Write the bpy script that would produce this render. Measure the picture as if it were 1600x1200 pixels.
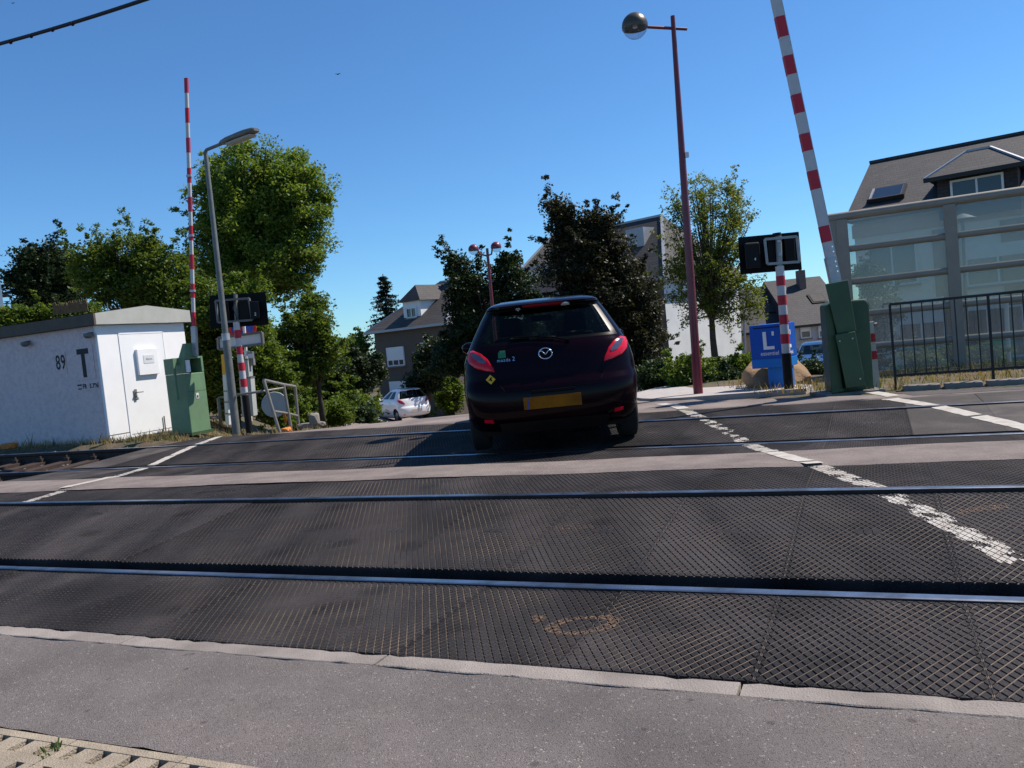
import bpy, bmesh, math, random
import numpy as np
from mathutils import Matrix, Vector

sc = bpy.context.scene
for o in list(bpy.data.objects):
    bpy.data.objects.remove(o)
random.seed(7)
RNG = np.random.default_rng(11)

# ------------------------------------------------------------------ camera
H = 1.10
PITCH, ROLL, F = math.radians(3.05), math.radians(5.75), 1280.0
_c, _s = math.cos(PITCH), math.sin(PITCH)
C_FWD = Vector((0, _c, -_s))
_up, _rt = Vector((0, _s, _c)), Vector((1, 0, 0))
C_R = _rt * math.cos(ROLL) - _up * math.sin(ROLL)
C_U = _up * math.cos(ROLL) + _rt * math.sin(ROLL)
CAM = Vector((0, 0, H))
cd = bpy.data.cameras.new('camera')
cd.sensor_width = 36
cd.lens = 36 * F / 1600
cd.clip_start = 0.05
cd.clip_end = 3000
cam = bpy.data.objects.new('camera', cd)
sc.collection.objects.link(cam)
cam.matrix_world = Matrix(((C_R.x, C_U.x, -C_FWD.x, 0), (C_R.y, C_U.y, -C_FWD.y, 0), (C_R.z, C_U.z, -C_FWD.z, H), (0, 0, 0, 1)))
sc.camera = cam

# ------------------------------------------------------------------ sky, sun, exposure
SUN_AZ, SUN_EL = math.radians(70), math.radians(52)      # azimuth clockwise from straight ahead
world = bpy.data.worlds.new('World')
sc.world = world
world.use_nodes = True
wn = world.node_tree
wn.nodes.clear()
sky = wn.nodes.new('ShaderNodeTexSky')
sky.sky_type = 'NISHITA'
sky.sun_disc = False
sky.sun_elevation = SUN_EL
sky.sun_rotation = SUN_AZ
sky.altitude = 300
sky.air_density = 1.0
sky.dust_density = 0.0
sky.ozone_density = 3.0
bg = wn.nodes.new('ShaderNodeBackground')
bg.inputs['Strength'].default_value = 0.079
wo = wn.nodes.new('ShaderNodeOutputWorld')
tint = wn.nodes.new('ShaderNodeVectorMath')           # the camera's cool white balance of the whole sky
tint.operation = 'MULTIPLY'
tint.inputs[1].default_value = (.68, 1.09, 1.43)
wn.links.new(sky.outputs[0], tint.inputs[0])
wn.links.new(tint.outputs[0], bg.inputs['Color'])
wn.links.new(bg.outputs[0], wo.inputs['Surface'])
sl = bpy.data.lights.new('sun', 'SUN')
sl.energy = 5.0
sl.angle = math.radians(0.53)
sl.color = (1.0, 0.92, 0.82)
sun = bpy.data.objects.new('sun', sl)
sc.collection.objects.link(sun)
sd = Vector((math.sin(SUN_AZ) * math.cos(SUN_EL), math.cos(SUN_AZ) * math.cos(SUN_EL), math.sin(SUN_EL)))
sun.rotation_euler = sd.to_track_quat('Z', 'Y').to_euler()
sc.view_settings.view_transform = 'Standard'
sc.view_settings.look = 'None'
sc.view_settings.exposure = 0.35
sc.view_settings.gamma = 1.0
sc.view_settings.use_curve_mapping = False

# ------------------------------------------------------------------ geometry helpers
TH = math.radians(24.0)                      # the tracks cross the view at this skew
UX, UY = math.cos(TH), -math.sin(TH)         # along the tracks, to the right
NX, NY = math.sin(TH), math.cos(TH)          # across the tracks, away from the viewer


def T(u, v, z=0.0):
    return Vector((u * UX + v * NX, u * UY + v * NY, z))


def uvof(x, y):
    return x * UX + y * UY, x * NX + y * NY


def ray(px, py):
    return C_FWD * F + C_R * (px - 800) - C_U * (py - 600)


def at(px, py, Y):
    d = ray(px, py)
    return CAM + d * (Y / d.y)


def gnd(px, py, z=0.0):
    d = ray(px, py)
    return CAM + d * ((z - H) / d.z)


def onv(px, py, v):                          # point on the vertical plane at distance v across the tracks
    d = ray(px, py)
    return CAM + d * (v / (d.x * NX + d.y * NY))


def sstep(a, b, x):
    t = min(1, max(0, (x - a) / (b - a)))
    return t * t * (3 - 2 * t)


def drop(x, y):
    y0 = 10.9 + 9 * sstep(-4.9, -8, x) + 3.5 * sstep(2.0, 4.0, x)
    d = max(0.0, y - y0)
    s = 0.083 * d * sstep(0, 5, d)
    return -min(s, 3.35 + 0.002 * d)


PROF = [(-50, -.09), (1.2, -.08), (2.62, -.068), (3.50, -.065), (5.0, .055), (5.75, .05), (6.3, .012), (6.8, -.012),
        (7.37, -.02), (8.87, .055), (9.8, .06), (60, .06)]


def prof(v):
    for (a, za), (b, zb) in zip(PROF, PROF[1:]):
        if v <= b:
            return za + (zb - za) * (v - a) / (b - a)
    return PROF[-1][1]


def roadz(x, y):
    return prof(uvof(x, y)[1]) + drop(x, y)


def groundz(x, y):
    u, v = uvof(x, y)
    if v < 2.3:
        return -.34
    z = -.34
    far = .03 + drop(x, y) - .75 * sstep(14.3, 15.5, v) * sstep(4, 6, x)
    k = sstep(9.35, 9.75, v)
    z = z * (1 - k) + far * k
    return z


COL = sc.collection


class MB:
    def __init__(self):
        self.v, self.f = [], []

    def poly(self, *pts):
        n = len(self.v)
        self.v += [tuple(p) for p in pts]
        self.f.append(tuple(range(n, n + len(pts))))

    def add(self, verts, faces):
        n = len(self.v)
        self.v += [tuple(p) for p in verts]
        self.f += [tuple(i + n for i in f) for f in faces]

    def box(self, c, s, M=None):
        x, y, z = s[0] / 2, s[1] / 2, s[2] / 2
        c = Vector(c)
        P = [Vector((a * x, b * y, d * z)) for d in (-1, 1) for b in (-1, 1) for a in (-1, 1)]
        P = [(M @ (c + p)) if M else c + p for p in P]
        self.add(P, [(0, 2, 3, 1), (4, 5, 7, 6), (0, 1, 5, 4), (2, 6, 7, 3), (0, 4, 6, 2), (1, 3, 7, 5)])

    def hexa(self, b, t):                     # four bottom points, four top points, same order
        self.add(list(b) + list(t), [(3, 2, 1, 0), (4, 5, 6, 7), (0, 1, 5, 4), (1, 2, 6, 5), (2, 3, 7, 6), (3, 0, 4, 7)])

    def bar(self, p0, p1, w, h, side=None):   # rectangular bar between two points
        p0, p1 = Vector(p0), Vector(p1)
        d = (p1 - p0).normalized()
        a = Vector(side) if side is not None else (Vector((0, 0, 1)) if abs(d.z) < .9 else Vector((UX, UY, 0)))
        a = (a - d * a.dot(d)).normalized()
        b = d.cross(a)
        q = [a * (w / 2) + b * (h / 2), -a * (w / 2) + b * (h / 2), -a * (w / 2) - b * (h / 2), a * (w / 2) - b * (h / 2)]
        self.hexa([p0 + k for k in q], [p1 + k for k in q])

    def cyl(self, p0, p1, r0, r1=None, n=12, caps=True):
        r1 = r0 if r1 is None else r1
        p0, p1 = Vector(p0), Vector(p1)
        d = (p1 - p0).normalized()
        a = d.orthogonal().normalized()
        b = d.cross(a)
        V = []
        for p, r in ((p0, r0), (p1, r1)):
            for i in range(n):
                t = 2 * math.pi * i / n
                V.append(p + (a * math.cos(t) + b * math.sin(t)) * r)
        Fc = [(i, (i + 1) % n, n + (i + 1) % n, n + i) for i in range(n)]
        if caps:
            Fc += [tuple(range(n - 1, -1, -1)), tuple(range(n, 2 * n))]
        self.add(V, Fc)

    def tube(self, pts, r, n=8, r1=None):
        pts = [Vector(p) for p in pts]
        m = len(pts)
        V, Fc = [], []
        a = None
        for i, p in enumerate(pts):
            d = (pts[min(i + 1, m - 1)] - pts[max(i - 1, 0)]).normalized()
            a = d.orthogonal().normalized() if a is None else (a - d * a.dot(d)).normalized()
            b = d.cross(a)
            rr = r if r1 is None else r + (r1 - r) * i / (m - 1)
            for k in range(n):
                t = 2 * math.pi * k / n
                V.append(p + (a * math.cos(t) + b * math.sin(t)) * rr)
        for i in range(m - 1):
            for k in range(n):
                Fc.append((i * n + k, i * n + (k + 1) % n, (i + 1) * n + (k + 1) % n, (i + 1) * n + k))
        Fc += [tuple(range(n - 1, -1, -1)), tuple(range((m - 1) * n, m * n))]
        self.add(V, Fc)

    def lathe(self, prof_, M, n=24):          # prof_ = [(r, z)], M places it
        V, Fc = [], []
        m = len(prof_)
        for r, z in prof_:
            for k in range(n):
                t = 2 * math.pi * k / n
                V.append(M @ Vector((r * math.cos(t), r * math.sin(t), z)))
        for i in range(m - 1):
            for k in range(n):
                Fc.append((i * n + k, i * n + (k + 1) % n, (i + 1) * n + (k + 1) % n, (i + 1) * n + k))
        self.add(V, Fc)

    def build(self, name, m, parent=None, smooth=False, bevel=0.0, angle=None):
        me = bpy.data.meshes.new(name)
        me.from_pydata(self.v, [], self.f)
        me.validate()
        me.update()
        if m is not None:
            me.materials.append(m)
        if smooth:
            me.polygons.foreach_set('use_smooth', [True] * len(me.polygons))
            if angle:
                me.set_sharp_from_angle(angle=math.radians(angle))
        o = bpy.data.objects.new(name, me)
        COL.objects.link(o)
        if parent is not None:
            o.parent = parent
            if parent.type == 'EMPTY':
                o.matrix_basis = parent.matrix_basis.inverted()
        if bevel:
            b = o.modifiers.new('bevel', 'BEVEL')
            b.width = bevel
            b.segments = 2
            b.limit_method = 'ANGLE'
        return o


def tag(o, label=None, cat=None, group=None, kind=None):
    if label: o['label'] = label
    if cat: o['category'] = cat
    if group: o['group'] = group
    if kind: o['kind'] = kind
    return o


def thing(name, label, cat, loc=(0, 0, 0), group=None):
    o = bpy.data.objects.new(name, None)
    o.empty_display_size = .1
    COL.objects.link(o)
    o.location = loc
    o.matrix_basis = Matrix.Translation(loc)
    return tag(o, label, cat, group)


def one(fn, name, m, parent=None, **k):
    b = MB()
    fn(b)
    return b.build(name, m, parent, **k)


def text_mesh(txt, size, M, name, m, parent, depth=.002, spacing=1.0, bold=0.0):
    cu = bpy.data.curves.new(name, 'FONT')
    cu.body = txt
    cu.size = size
    cu.extrude = depth
    cu.offset = bold
    cu.align_x, cu.align_y = 'CENTER', 'CENTER'
    cu.space_character = spacing
    t = bpy.data.objects.new(name, cu)
    COL.objects.link(t)
    me = bpy.data.meshes.new_from_object(t)
    bpy.data.objects.remove(t)
    me.transform(M)
    me.materials.clear()
    me.materials.append(m)
    o = bpy.data.objects.new(name, me)
    COL.objects.link(o)
    if parent is not None:
        o.parent = parent
        if parent.type == 'EMPTY':
            o.matrix_basis = parent.matrix_basis.inverted()
    return o


def frame(origin, xdir, ydir):                # 4x4 with local x, y given and z = x cross y
    x = Vector(xdir).normalized()
    y = Vector(ydir)
    y = (y - x * y.dot(x)).normalized()
    z = x.cross(y)
    o = Vector(origin)
    return Matrix(((x.x, y.x, z.x, o.x), (x.y, y.y, z.y, o.y), (x.z, y.z, z.z, o.z), (0, 0, 0, 1)))


# ------------------------------------------------------------------ materials
def mat(name, col, rough=.7, metal=0.0, var=.25, scale=3.0, bump=0.0, bscale=None, col2=None, spec=.4, coat=0.0,
        speck=None, speck_scale=200, speck_amt=.5, c2_lo=.45, c2_hi=.62, detail=6, dark=None):
    m = bpy.data.materials.new(name)
    m.use_nodes = True
    nt = m.node_tree
    b = nt.nodes['Principled BSDF']
    b.inputs['Roughness'].default_value = rough
    b.inputs['Metallic'].default_value = metal
    b.inputs['Specular IOR Level'].default_value = spec
    b.inputs['Coat Weight'].default_value = coat
    b.inputs['Coat Roughness'].default_value = .04
    g = nt.nodes.new('ShaderNodeNewGeometry')
    n = nt.nodes.new('ShaderNodeTexNoise')
    n.inputs['Scale'].default_value = scale
    n.inputs['Detail'].default_value = detail
    n.inputs['Roughness'].default_value = .65
    nt.links.new(g.outputs['Position'], n.inputs['Vector'])
    mr = nt.nodes.new('ShaderNodeMapRange')
    mr.inputs['From Min'].default_value = .25
    mr.inputs['From Max'].default_value = .75
    mr.inputs['To Min'].default_value = 1 - var
    mr.inputs['To Max'].default_value = 1 + var
    nt.links.new(n.outputs['Fac'], mr.inputs['Value'])
    last = None
    if col2 is not None:
        n2 = nt.nodes.new('ShaderNodeTexNoise')
        n2.inputs['Scale'].default_value = scale * .37
        n2.inputs['Detail'].default_value = 5
        nt.links.new(g.outputs['Position'], n2.inputs['Vector'])
        r2 = nt.nodes.new('ShaderNodeMapRange')
        r2.inputs['From Min'].default_value = c2_lo
        r2.inputs['From Max'].default_value = c2_hi
        nt.links.new(n2.outputs['Fac'], r2.inputs['Value'])
        mx = nt.nodes.new('ShaderNodeMix')
        mx.data_type = 'RGBA'
        mx.inputs['A'].default_value = (*col, 1)
        mx.inputs['B'].default_value = (*col2, 1)
        nt.links.new(r2.outputs[0], mx.inputs['Factor'])
        last = mx.outputs['Result']
    if speck is not None:
        vo = nt.nodes.new('ShaderNodeTexVoronoi')
        vo.inputs['Scale'].default_value = speck_scale
        nt.links.new(g.outputs['Position'], vo.inputs['Vector'])
        rr = nt.nodes.new('ShaderNodeMapRange')
        rr.inputs['From Min'].default_value = 1 - speck_amt
        rr.inputs['From Max'].default_value = 1.0
        sp = nt.nodes.new('ShaderNodeSeparateColor')
        nt.links.new(vo.outputs['Color'], sp.inputs[0])
        nt.links.new(sp.outputs[0], rr.inputs['Value'])
        m2 = nt.nodes.new('ShaderNodeMix')
        m2.data_type = 'RGBA'
        m2.inputs['A'].default_value = (*col, 1)
        m2.inputs['B'].default_value = (*speck, 1)
        if last is not None:
            nt.links.new(last, m2.inputs['A'])
        nt.links.new(rr.outputs[0], m2.inputs['Factor'])
        last = m2.outputs['Result']
    if dark is not None:                      # scattered dark grains and old spots: (scale, share, depth)
        for dsc, dam, ddp in dark:
            vo = nt.nodes.new('ShaderNodeTexVoronoi')
            vo.inputs['Scale'].default_value = dsc
            nt.links.new(g.outputs['Position'], vo.inputs['Vector'])
            sp = nt.nodes.new('ShaderNodeSeparateColor')
            nt.links.new(vo.outputs['Color'], sp.inputs[0])
            lt = nt.nodes.new('ShaderNodeMath')
            lt.operation = 'LESS_THAN'
            lt.inputs[1].default_value = dam
            nt.links.new(sp.outputs[1], lt.inputs[0])
            rr = nt.nodes.new('ShaderNodeMapRange')
            rr.inputs['From Min'].default_value = .25
            rr.inputs['From Max'].default_value = .55
            rr.inputs['To Min'].default_value = ddp
            rr.inputs['To Max'].default_value = 0
            nt.links.new(vo.outputs['Distance'], rr.inputs['Value'])
            mu = nt.nodes.new('ShaderNodeMath')
            mu.operation = 'MULTIPLY'
            nt.links.new(lt.outputs[0], mu.inputs[0])
            nt.links.new(rr.outputs[0], mu.inputs[1])
            m3 = nt.nodes.new('ShaderNodeMix')
            m3.data_type = 'RGBA'
            m3.inputs['A'].default_value = (*col, 1)
            m3.inputs['B'].default_value = (col[0] * .25, col[1] * .25, col[2] * .27, 1)
            if last is not None:
                nt.links.new(last, m3.inputs['A'])
            nt.links.new(mu.outputs[0], m3.inputs['Factor'])
            last = m3.outputs['Result']
    vm = nt.nodes.new('ShaderNodeVectorMath')
    vm.operation = 'SCALE'
    if last is not None:
        nt.links.new(last, vm.inputs[0])
    else:
        vm.inputs[0].default_value = col
    nt.links.new(mr.outputs[0], vm.inputs['Scale'])
    nt.links.new(vm.outputs[0], b.inputs['Base Color'])
    if bump:
        nb = nt.nodes.new('ShaderNodeTexNoise')
        nb.inputs['Scale'].default_value = bscale or scale * 8
        nb.inputs['Detail'].default_value = 4
        nt.links.new(g.outputs['Position'], nb.inputs['Vector'])
        bp = nt.nodes.new('ShaderNodeBump')
        bp.inputs['Strength'].default_value = bump
        bp.inputs['Distance'].default_value = .01
        nt.links.new(nb.outputs['Fac'], bp.inputs['Height'])
        nt.links.new(bp.outputs[0], b.inputs['Normal'])
    return m


def leaf_mat(name, c1, c2, trans=.35):
    m = bpy.data.materials.new(name)
    m.use_nodes = True
    nt = m.node_tree
    nt.nodes.clear()
    g = nt.nodes.new('ShaderNodeNewGeometry')
    mx = nt.nodes.new('ShaderNodeMix')
    mx.data_type = 'RGBA'
    mx.inputs['A'].default_value = (*c1, 1)
    mx.inputs['B'].default_value = (*c2, 1)
    nt.links.new(g.outputs['Random Per Island'], mx.inputs['Factor'])
    p = nt.nodes.new('ShaderNodeBsdfPrincipled')
    p.inputs['Roughness'].default_value = .55
    p.inputs['Specular IOR Level'].default_value = .3
    nt.links.new(mx.outputs['Result'], p.inputs['Base Color'])
    t = nt.nodes.new('ShaderNodeBsdfTranslucent')
    vm = nt.nodes.new('ShaderNodeVectorMath')
    vm.operation = 'MULTIPLY'
    vm.inputs[1].default_value = (1.25, 1.15, .5)
    nt.links.new(mx.outputs['Result'], vm.inputs[0])
    nt.links.new(vm.outputs[0], t.inputs['Color'])
    s = nt.nodes.new('ShaderNodeMixShader')
    s.inputs[0].default_value = trans
    nt.links.new(p.outputs[0], s.inputs[1])
    nt.links.new(t.outputs[0], s.inputs[2])
    o = nt.nodes.new('ShaderNodeOutputMaterial')
    nt.links.new(s.outputs[0], o.inputs[0])
    return m


def glass_mat(name, tint, refl_rough=.02, ior=1.45, dirt=0.0, dirtcol=(.5, .5, .5)):
    m = bpy.data.materials.new(name)
    m.use_nodes = True
    nt = m.node_tree
    nt.nodes.clear()
    tr = nt.nodes.new('ShaderNodeBsdfTransparent')
    tr.inputs[0].default_value = (*tint, 1)
    gl = nt.nodes.new('ShaderNodeBsdfGlossy')
    gl.inputs['Roughness'].default_value = refl_rough
    lw = nt.nodes.new('ShaderNodeLayerWeight')            # same reflectance from both sides of the thin pane
    lw.inputs['Blend'].default_value = .5
    pw = nt.nodes.new('ShaderNodeMath')
    pw.operation = 'POWER'
    pw.inputs[1].default_value = 4.0
    nt.links.new(lw.outputs['Facing'], pw.inputs[0])
    fr = nt.nodes.new('ShaderNodeMath')
    fr.operation = 'MULTIPLY_ADD'
    fr.inputs[1].default_value = .75
    fr.inputs[2].default_value = ((ior - 1) / (ior + 1)) ** 2 * 1.6
    nt.links.new(pw.outputs[0], fr.inputs[0])
    s = nt.nodes.new('ShaderNodeMixShader')
    nt.links.new(fr.outputs[0], s.inputs[0])
    nt.links.new(tr.outputs[0], s.inputs[1])
    nt.links.new(gl.outputs[0], s.inputs[2])
    out = s.outputs[0]
    if dirt:
        df = nt.nodes.new('ShaderNodeBsdfDiffuse')
        df.inputs[0].default_value = (*dirtcol, 1)
        no = nt.nodes.new('ShaderNodeTexNoise')
        no.inputs['Scale'].default_value = 1.1
        no.inputs['Detail'].default_value = 6
        g = nt.nodes.new('ShaderNodeNewGeometry')
        nt.links.new(g.outputs['Position'], no.inputs['Vector'])
        mu = nt.nodes.new('ShaderNodeMath')
        mu.operation = 'MULTIPLY'
        mu.inputs[1].default_value = dirt * 2
        nt.links.new(no.outputs['Fac'], mu.inputs[0])
        s2 = nt.nodes.new('ShaderNodeMixShader')
        nt.links.new(mu.outputs[0], s2.inputs[0])
        nt.links.new(out, s2.inputs[1])
        nt.links.new(df.outputs[0], s2.inputs[2])
        out = s2.outputs[0]
    o = nt.nodes.new('ShaderNodeOutputMaterial')
    nt.links.new(out, o.inputs[0])
    return m


def slate_mat(name, c1, c2, row=.28, u=(1, 0, 0)):
    m = mat(name, c1, .75, 0, .25, 2.0)
    nt = m.node_tree
    b = nt.nodes['Principled BSDF']
    g = nt.nodes.new('ShaderNodeNewGeometry')
    vm = nt.nodes.new('ShaderNodeVectorMath')
    vm.operation = 'DOT_PRODUCT'
    vm.inputs[1].default_value = u
    nt.links.new(g.outputs['Position'], vm.inputs[0])
    se = nt.nodes.new('ShaderNodeSeparateXYZ')
    nt.links.new(g.outputs['Position'], se.inputs[0])
    co = nt.nodes.new('ShaderNodeCombineXYZ')
    nt.links.new(vm.outputs['Value'], co.inputs[0])
    nt.links.new(se.outputs['Z'], co.inputs[1])
    br = nt.nodes.new('ShaderNodeTexBrick')
    br.inputs['Scale'].default_value = 1.0
    br.inputs['Color1'].default_value = (*c1, 1)
    br.inputs['Color2'].default_value = (*c2, 1)
    br.inputs['Mortar'].default_value = (c1[0] * .5, c1[1] * .5, c1[2] * .5, 1)
    br.inputs['Mortar Size'].default_value = .012
    br.inputs['Brick Width'].default_value = row * 1.3
    br.inputs['Row Height'].default_value = row * .62
    nt.links.new(co.outputs[0], br.inputs['Vector'])
    vs = [n for n in nt.nodes if n.type == 'VECT_MATH' and n.operation == 'SCALE'][0]
    nt.links.new(br.outputs['Color'], vs.inputs[0])
    bp = nt.nodes.new('ShaderNodeBump')
    bp.inputs['Strength'].default_value = .4
    bp.inputs['Distance'].default_value = .01
    nt.links.new(br.outputs['Fac'], bp.inputs['Height'])
    bp.invert = True
    nt.links.new(bp.outputs[0], b.inputs['Normal'])
    return m


M = {}
M['asphalt_walk'] = mat('asphalt_walk', (.186, .158, .143), .92, 0, .28, 1.7, .8, 260, col2=(.128, .111, .104), speck=(.34, .30, .27), speck_scale=190, speck_amt=.05, dark=((150, .42, .62), (7, .010, .3), (31, .008, .6)), c2_lo=.40, c2_hi=.66)
M['asphalt_strip'] = mat('asphalt_strip', (.218, .178, .158), .93, 0, .2, 4, .8, 220, col2=(.165, .132, .12), speck=(.36, .3, .26), speck_scale=260, speck_amt=.12)
M['asphalt_road'] = mat('asphalt_road', (.235, .192, .170), .93, 0, .2, 3, .6, 160, col2=(.165, .135, .125))
M['asphalt_dark'] = mat('asphalt_dark', (.075, .066, .064), .92, 0, .25, 4, .7, 200, col2=(.10, .085, .08))
M['rubber'] = mat('rubber', (.0165, .0155, .0172), .75, 0, .40, 2.2, .5, 420, col2=(.047, .041, .041), spec=.16, speck=(.11, .092, .08), speck_scale=330, speck_amt=.08, c2_lo=.36, c2_hi=.64, dark=((1.2, .45, .6), (4.5, .12, .55)))
M['groove'] = mat('groove', (.15, .115, .085), .95, 0, .45, 6, .4, 300, col2=(.06, .048, .040), c2_lo=.38, c2_hi=.6)
M['rubber_smooth'] = mat('rubber_smooth', (.040, .032, .028), .8, 0, .25, 6, .4, 300, col2=(.075, .062, .055))
M['rail_steel'] = mat('rail_steel', (.36, .37, .40), .34, 1.0, .25, 14, col2=(.24, .23, .23))
M['rail_rust'] = mat('rail_rust', (.055, .036, .028), .8, .2, .4, 12, .3, 80)
M['concrete'] = mat('concrete', (.275, .238, .208), .9, 0, .25, 5, .6, 150, col2=(.20, .172, .15), speck=(.22, .2, .18), speck_scale=160, speck_amt=.1)
M['grate_concrete'] = mat('grate_concrete', (.34, .28, .205), .9, 0, .25, 10, .7, 160, col2=(.25, .205, .15))
M['ballast'] = mat('ballast', (.032, .026, .023), .95, 0, .5, 18, 1.0, 40, col2=(.018, .015, .014))
M['dirt'] = mat('dirt', (.12, .085, .055), .95, 0, .4, 5, .8, 60, col2=(.075, .075, .035), c2_lo=.4, c2_hi=.6)
M['grass_ground'] = mat('grass_ground', (.05, .075, .022), .95, 0, .4, 3, .8, 60, col2=(.13, .105, .055))
M['white_paint'] = mat('white_paint', (.46, .43, .385), .8, 0, .14, 25, col2=(.36, .31, .255), c2_lo=.45, c2_hi=.7)
M['pavement'] = mat('pavement', (.40, .365, .34), .9, 0, .15, 5, .4, 120)
M['render_white'] = mat('render_white', (.84, .83, .82), .85, 0, .04, 3, .2, 70)
M['roughcast_shaded'] = mat('roughcast_shaded', (.72, .575, .56), .95, 0, .14, 30, .5, 120, col2=(.64, .51, .51), speck=(.55, .50, .55), speck_scale=70, speck_amt=.10)  # grainy render, with the long wall's shade mixed into its colour
M['door_white'] = mat('door_white', (.82, .82, .82), .6, 0, .04, 3)
M['fascia'] = mat('fascia', (.40, .40, .36), .7, 0, .10, 4)
M['fascia_dark'] = mat('fascia_dark', (.105, .082, .066), .8, 0, .25, 4)
M['spray_orange'] = mat('spray_orange', (.13, .075, .042), .8, 0, .3, 30)
M['black_sign'] = mat('black_sign', (.015, .015, .017), .6, 0, .2, 8)
M['grey_metal'] = mat('grey_metal', (.16, .155, .145), .55, .2, .2, 8)
M['galv'] = mat('galv', (.22, .205, .185), .5, .3, .3, 10)
M['lamp_grey'] = mat('lamp_grey', (.15, .155, .145), .5, .2, .3, 6)
M['green_paint'] = mat('green_paint', (.135, .235, .130), .5, 0, .12, 5, col2=(.12, .205, .118))
M['green_dark'] = mat('green_dark', (.045, .088, .038), .5, 0, .15, 5, col2=(.036, .072, .032))
M['red_band'] = mat('red_band', (.46, .016, .035), .5, 0, .1, 12)
M['white_band'] = mat('white_band', (.52, .50, .50), .5, 0, .08, 12)
M['alu'] = mat('alu', (.42, .42, .43), .45, .5, .2, 12)
M['black_paint'] = mat('black_paint', (.009, .009, .010), .6, 0, .3, 6, spec=.2)
M['signal_black'] = mat('signal_black', (.006, .006, .007), .6, 0, .3, 5, spec=.15)
M['signal_grey'] = mat('signal_grey', (.30, .31, .31), .5, .2, .15, 9)
M['yellow_paint'] = mat('yellow_paint', (.72, .36, .02), .5, 0, .1, 9)
M['sign_white'] = mat('sign_white', (.66, .66, .67), .5, 0, .05, 6)
M['sign_red'] = mat('sign_red', (.55, .03, .03), .5, 0, .1, 6)
M['sign_blue'] = mat('sign_blue', (.03, .08, .42), .5, 0, .1, 6)
M['cabinet_grey'] = mat('cabinet_grey', (.34, .36, .34), .6, 0, .1, 6)
M['lamp_red'] = mat('lamp_red', (.155, .020, .032), .42, 0, .15, 5, coat=.2)
M['lamp_blue'] = mat('lamp_blue', (.028, .024, .075), .42, 0, .15, 5)
M['globe_cap'] = mat('globe_cap', (.09, .075, .055), .38, .35, .1, 5)
M['globe_clear'] = glass_mat('globe_clear', (.80, .84, .88), .05, 1.35, .12, (.55, .6, .65))
M['box_blue'] = mat('box_blue', (.012, .095, .46), .35, 0, .06, 3)
M['box_lightblue'] = mat('box_lightblue', (.015, .19, .60), .35, 0, .06, 3)
M['text_white'] = mat('text_white', (.85, .85, .85), .5, 0, .02, 3)
M['rock'] = mat('rock', (.42, .25, .115), .9, 0, .3, 5, 1.0, 22, col2=(.30, .19, .11))
M['noise_frame'] = mat('noise_frame', (.27, .235, .19), .55, .2, .12, 4)
M['noise_glass'] = glass_mat('noise_glass', (.74, .79, .77), .02, 1.5, .20, (.62, .61, .57))
M['iron_black'] = mat('iron_black', (.012, .012, .013), .5, 0, .2, 8)
M['slate'] = slate_mat('slate', (.054, .050, .051), (.040, .037, .039), .2, (UX, UY, 0))
M['slate_b'] = slate_mat('slate_b', (.060, .053, .050), (.045, .040, .039), .22, (.7, .7, 0))
M['zinc'] = mat('zinc', (.34, .35, .37), .5, .4, .1, 4)
M['wall_cream'] = mat('wall_cream', (.78, .74, .66), .85, 0, .07, 2, .2, 40)
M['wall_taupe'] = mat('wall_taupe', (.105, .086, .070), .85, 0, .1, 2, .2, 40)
M['wall_white'] = mat('wall_white', (.80, .80, .77), .85, 0, .07, 2, .2, 40, col2=(.74, .74, .72))
M['wall_grey'] = mat('wall_grey', (.44, .44, .47), .85, 0, .08, 2)
M['wall_peach'] = mat('wall_peach', (.55, .38, .25), .85, 0, .08, 2)
M['brick_wall'] = mat('brick_wall', (.33, .22, .16), .85, 0, .25, 7)
M['shutter'] = mat('shutter', (.74, .74, .73), .6, 0, .05, 3)
M['win_frame'] = mat('win_frame', (.72, .73, .74), .5, 0, .05, 3)
M['win_glass'] = mat('win_glass', (.02, .026, .034), .06, 0, .1, 3, spec=.6)
M['chimney'] = mat('chimney', (.14, .11, .10), .85, 0, .2, 5)
M['bark'] = mat('bark', (.055, .043, .034), .95, 0, .4, 12, .8, 60)
M['reed'] = mat('reed', (.16, .11, .06), .95, 0, .4, 14)
M['cable'] = mat('cable', (.012, .012, .02), .6, 0, .1, 3)
M['leaf_light'] = leaf_mat('leaf_light', (.085, .155, .022), (.20, .275, .06), .5)
M['leaf_mid'] = leaf_mat('leaf_mid', (.055, .105, .016), (.14, .19, .036), .45)
M['leaf_dark'] = leaf_mat('leaf_dark', (.014, .032, .012), (.034, .058, .018), .25)
M['leaf_purple'] = leaf_mat('leaf_purple', (.018, .022, .013), (.046, .048, .020), .25)
M['leaf_sparse'] = leaf_mat('leaf_sparse', (.085, .13, .022), (.19, .22, .05), .5)
M['leaf_conifer'] = leaf_mat('leaf_conifer', (.010, .022, .014), (.024, .040, .022), .15)
M['hedge'] = leaf_mat('hedge', (.06, .115, .012), (.15, .21, .034), .45)
M['hedge_dark'] = leaf_mat('hedge_dark', (.018, .040, .012), (.040, .072, .018), .3)
M['dry_grass'] = leaf_mat('dry_grass', (.26, .19, .085), (.38, .29, .14), .3)
M['green_grass'] = leaf_mat('green_grass', (.06, .10, .02), (.12, .15, .04), .3)
M['car_paint'] = mat('car_paint', (.0055, .0012, .003), .14, .0, .1, 4, spec=.13, coat=.0)
M['car_black'] = mat('car_black', (.004, .004, .005), .3, 0, .2, 5, spec=.08)
M['car_glass'] = glass_mat('car_glass', (.42, .52, .50), .01, 1.2)
M['car_glass_dark'] = glass_mat('car_glass_dark', (.22, .25, .26), .01, 1.5)
M['tyre'] = mat('tyre', (.011, .011, .011), .85, 0, .3, 12)
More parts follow.
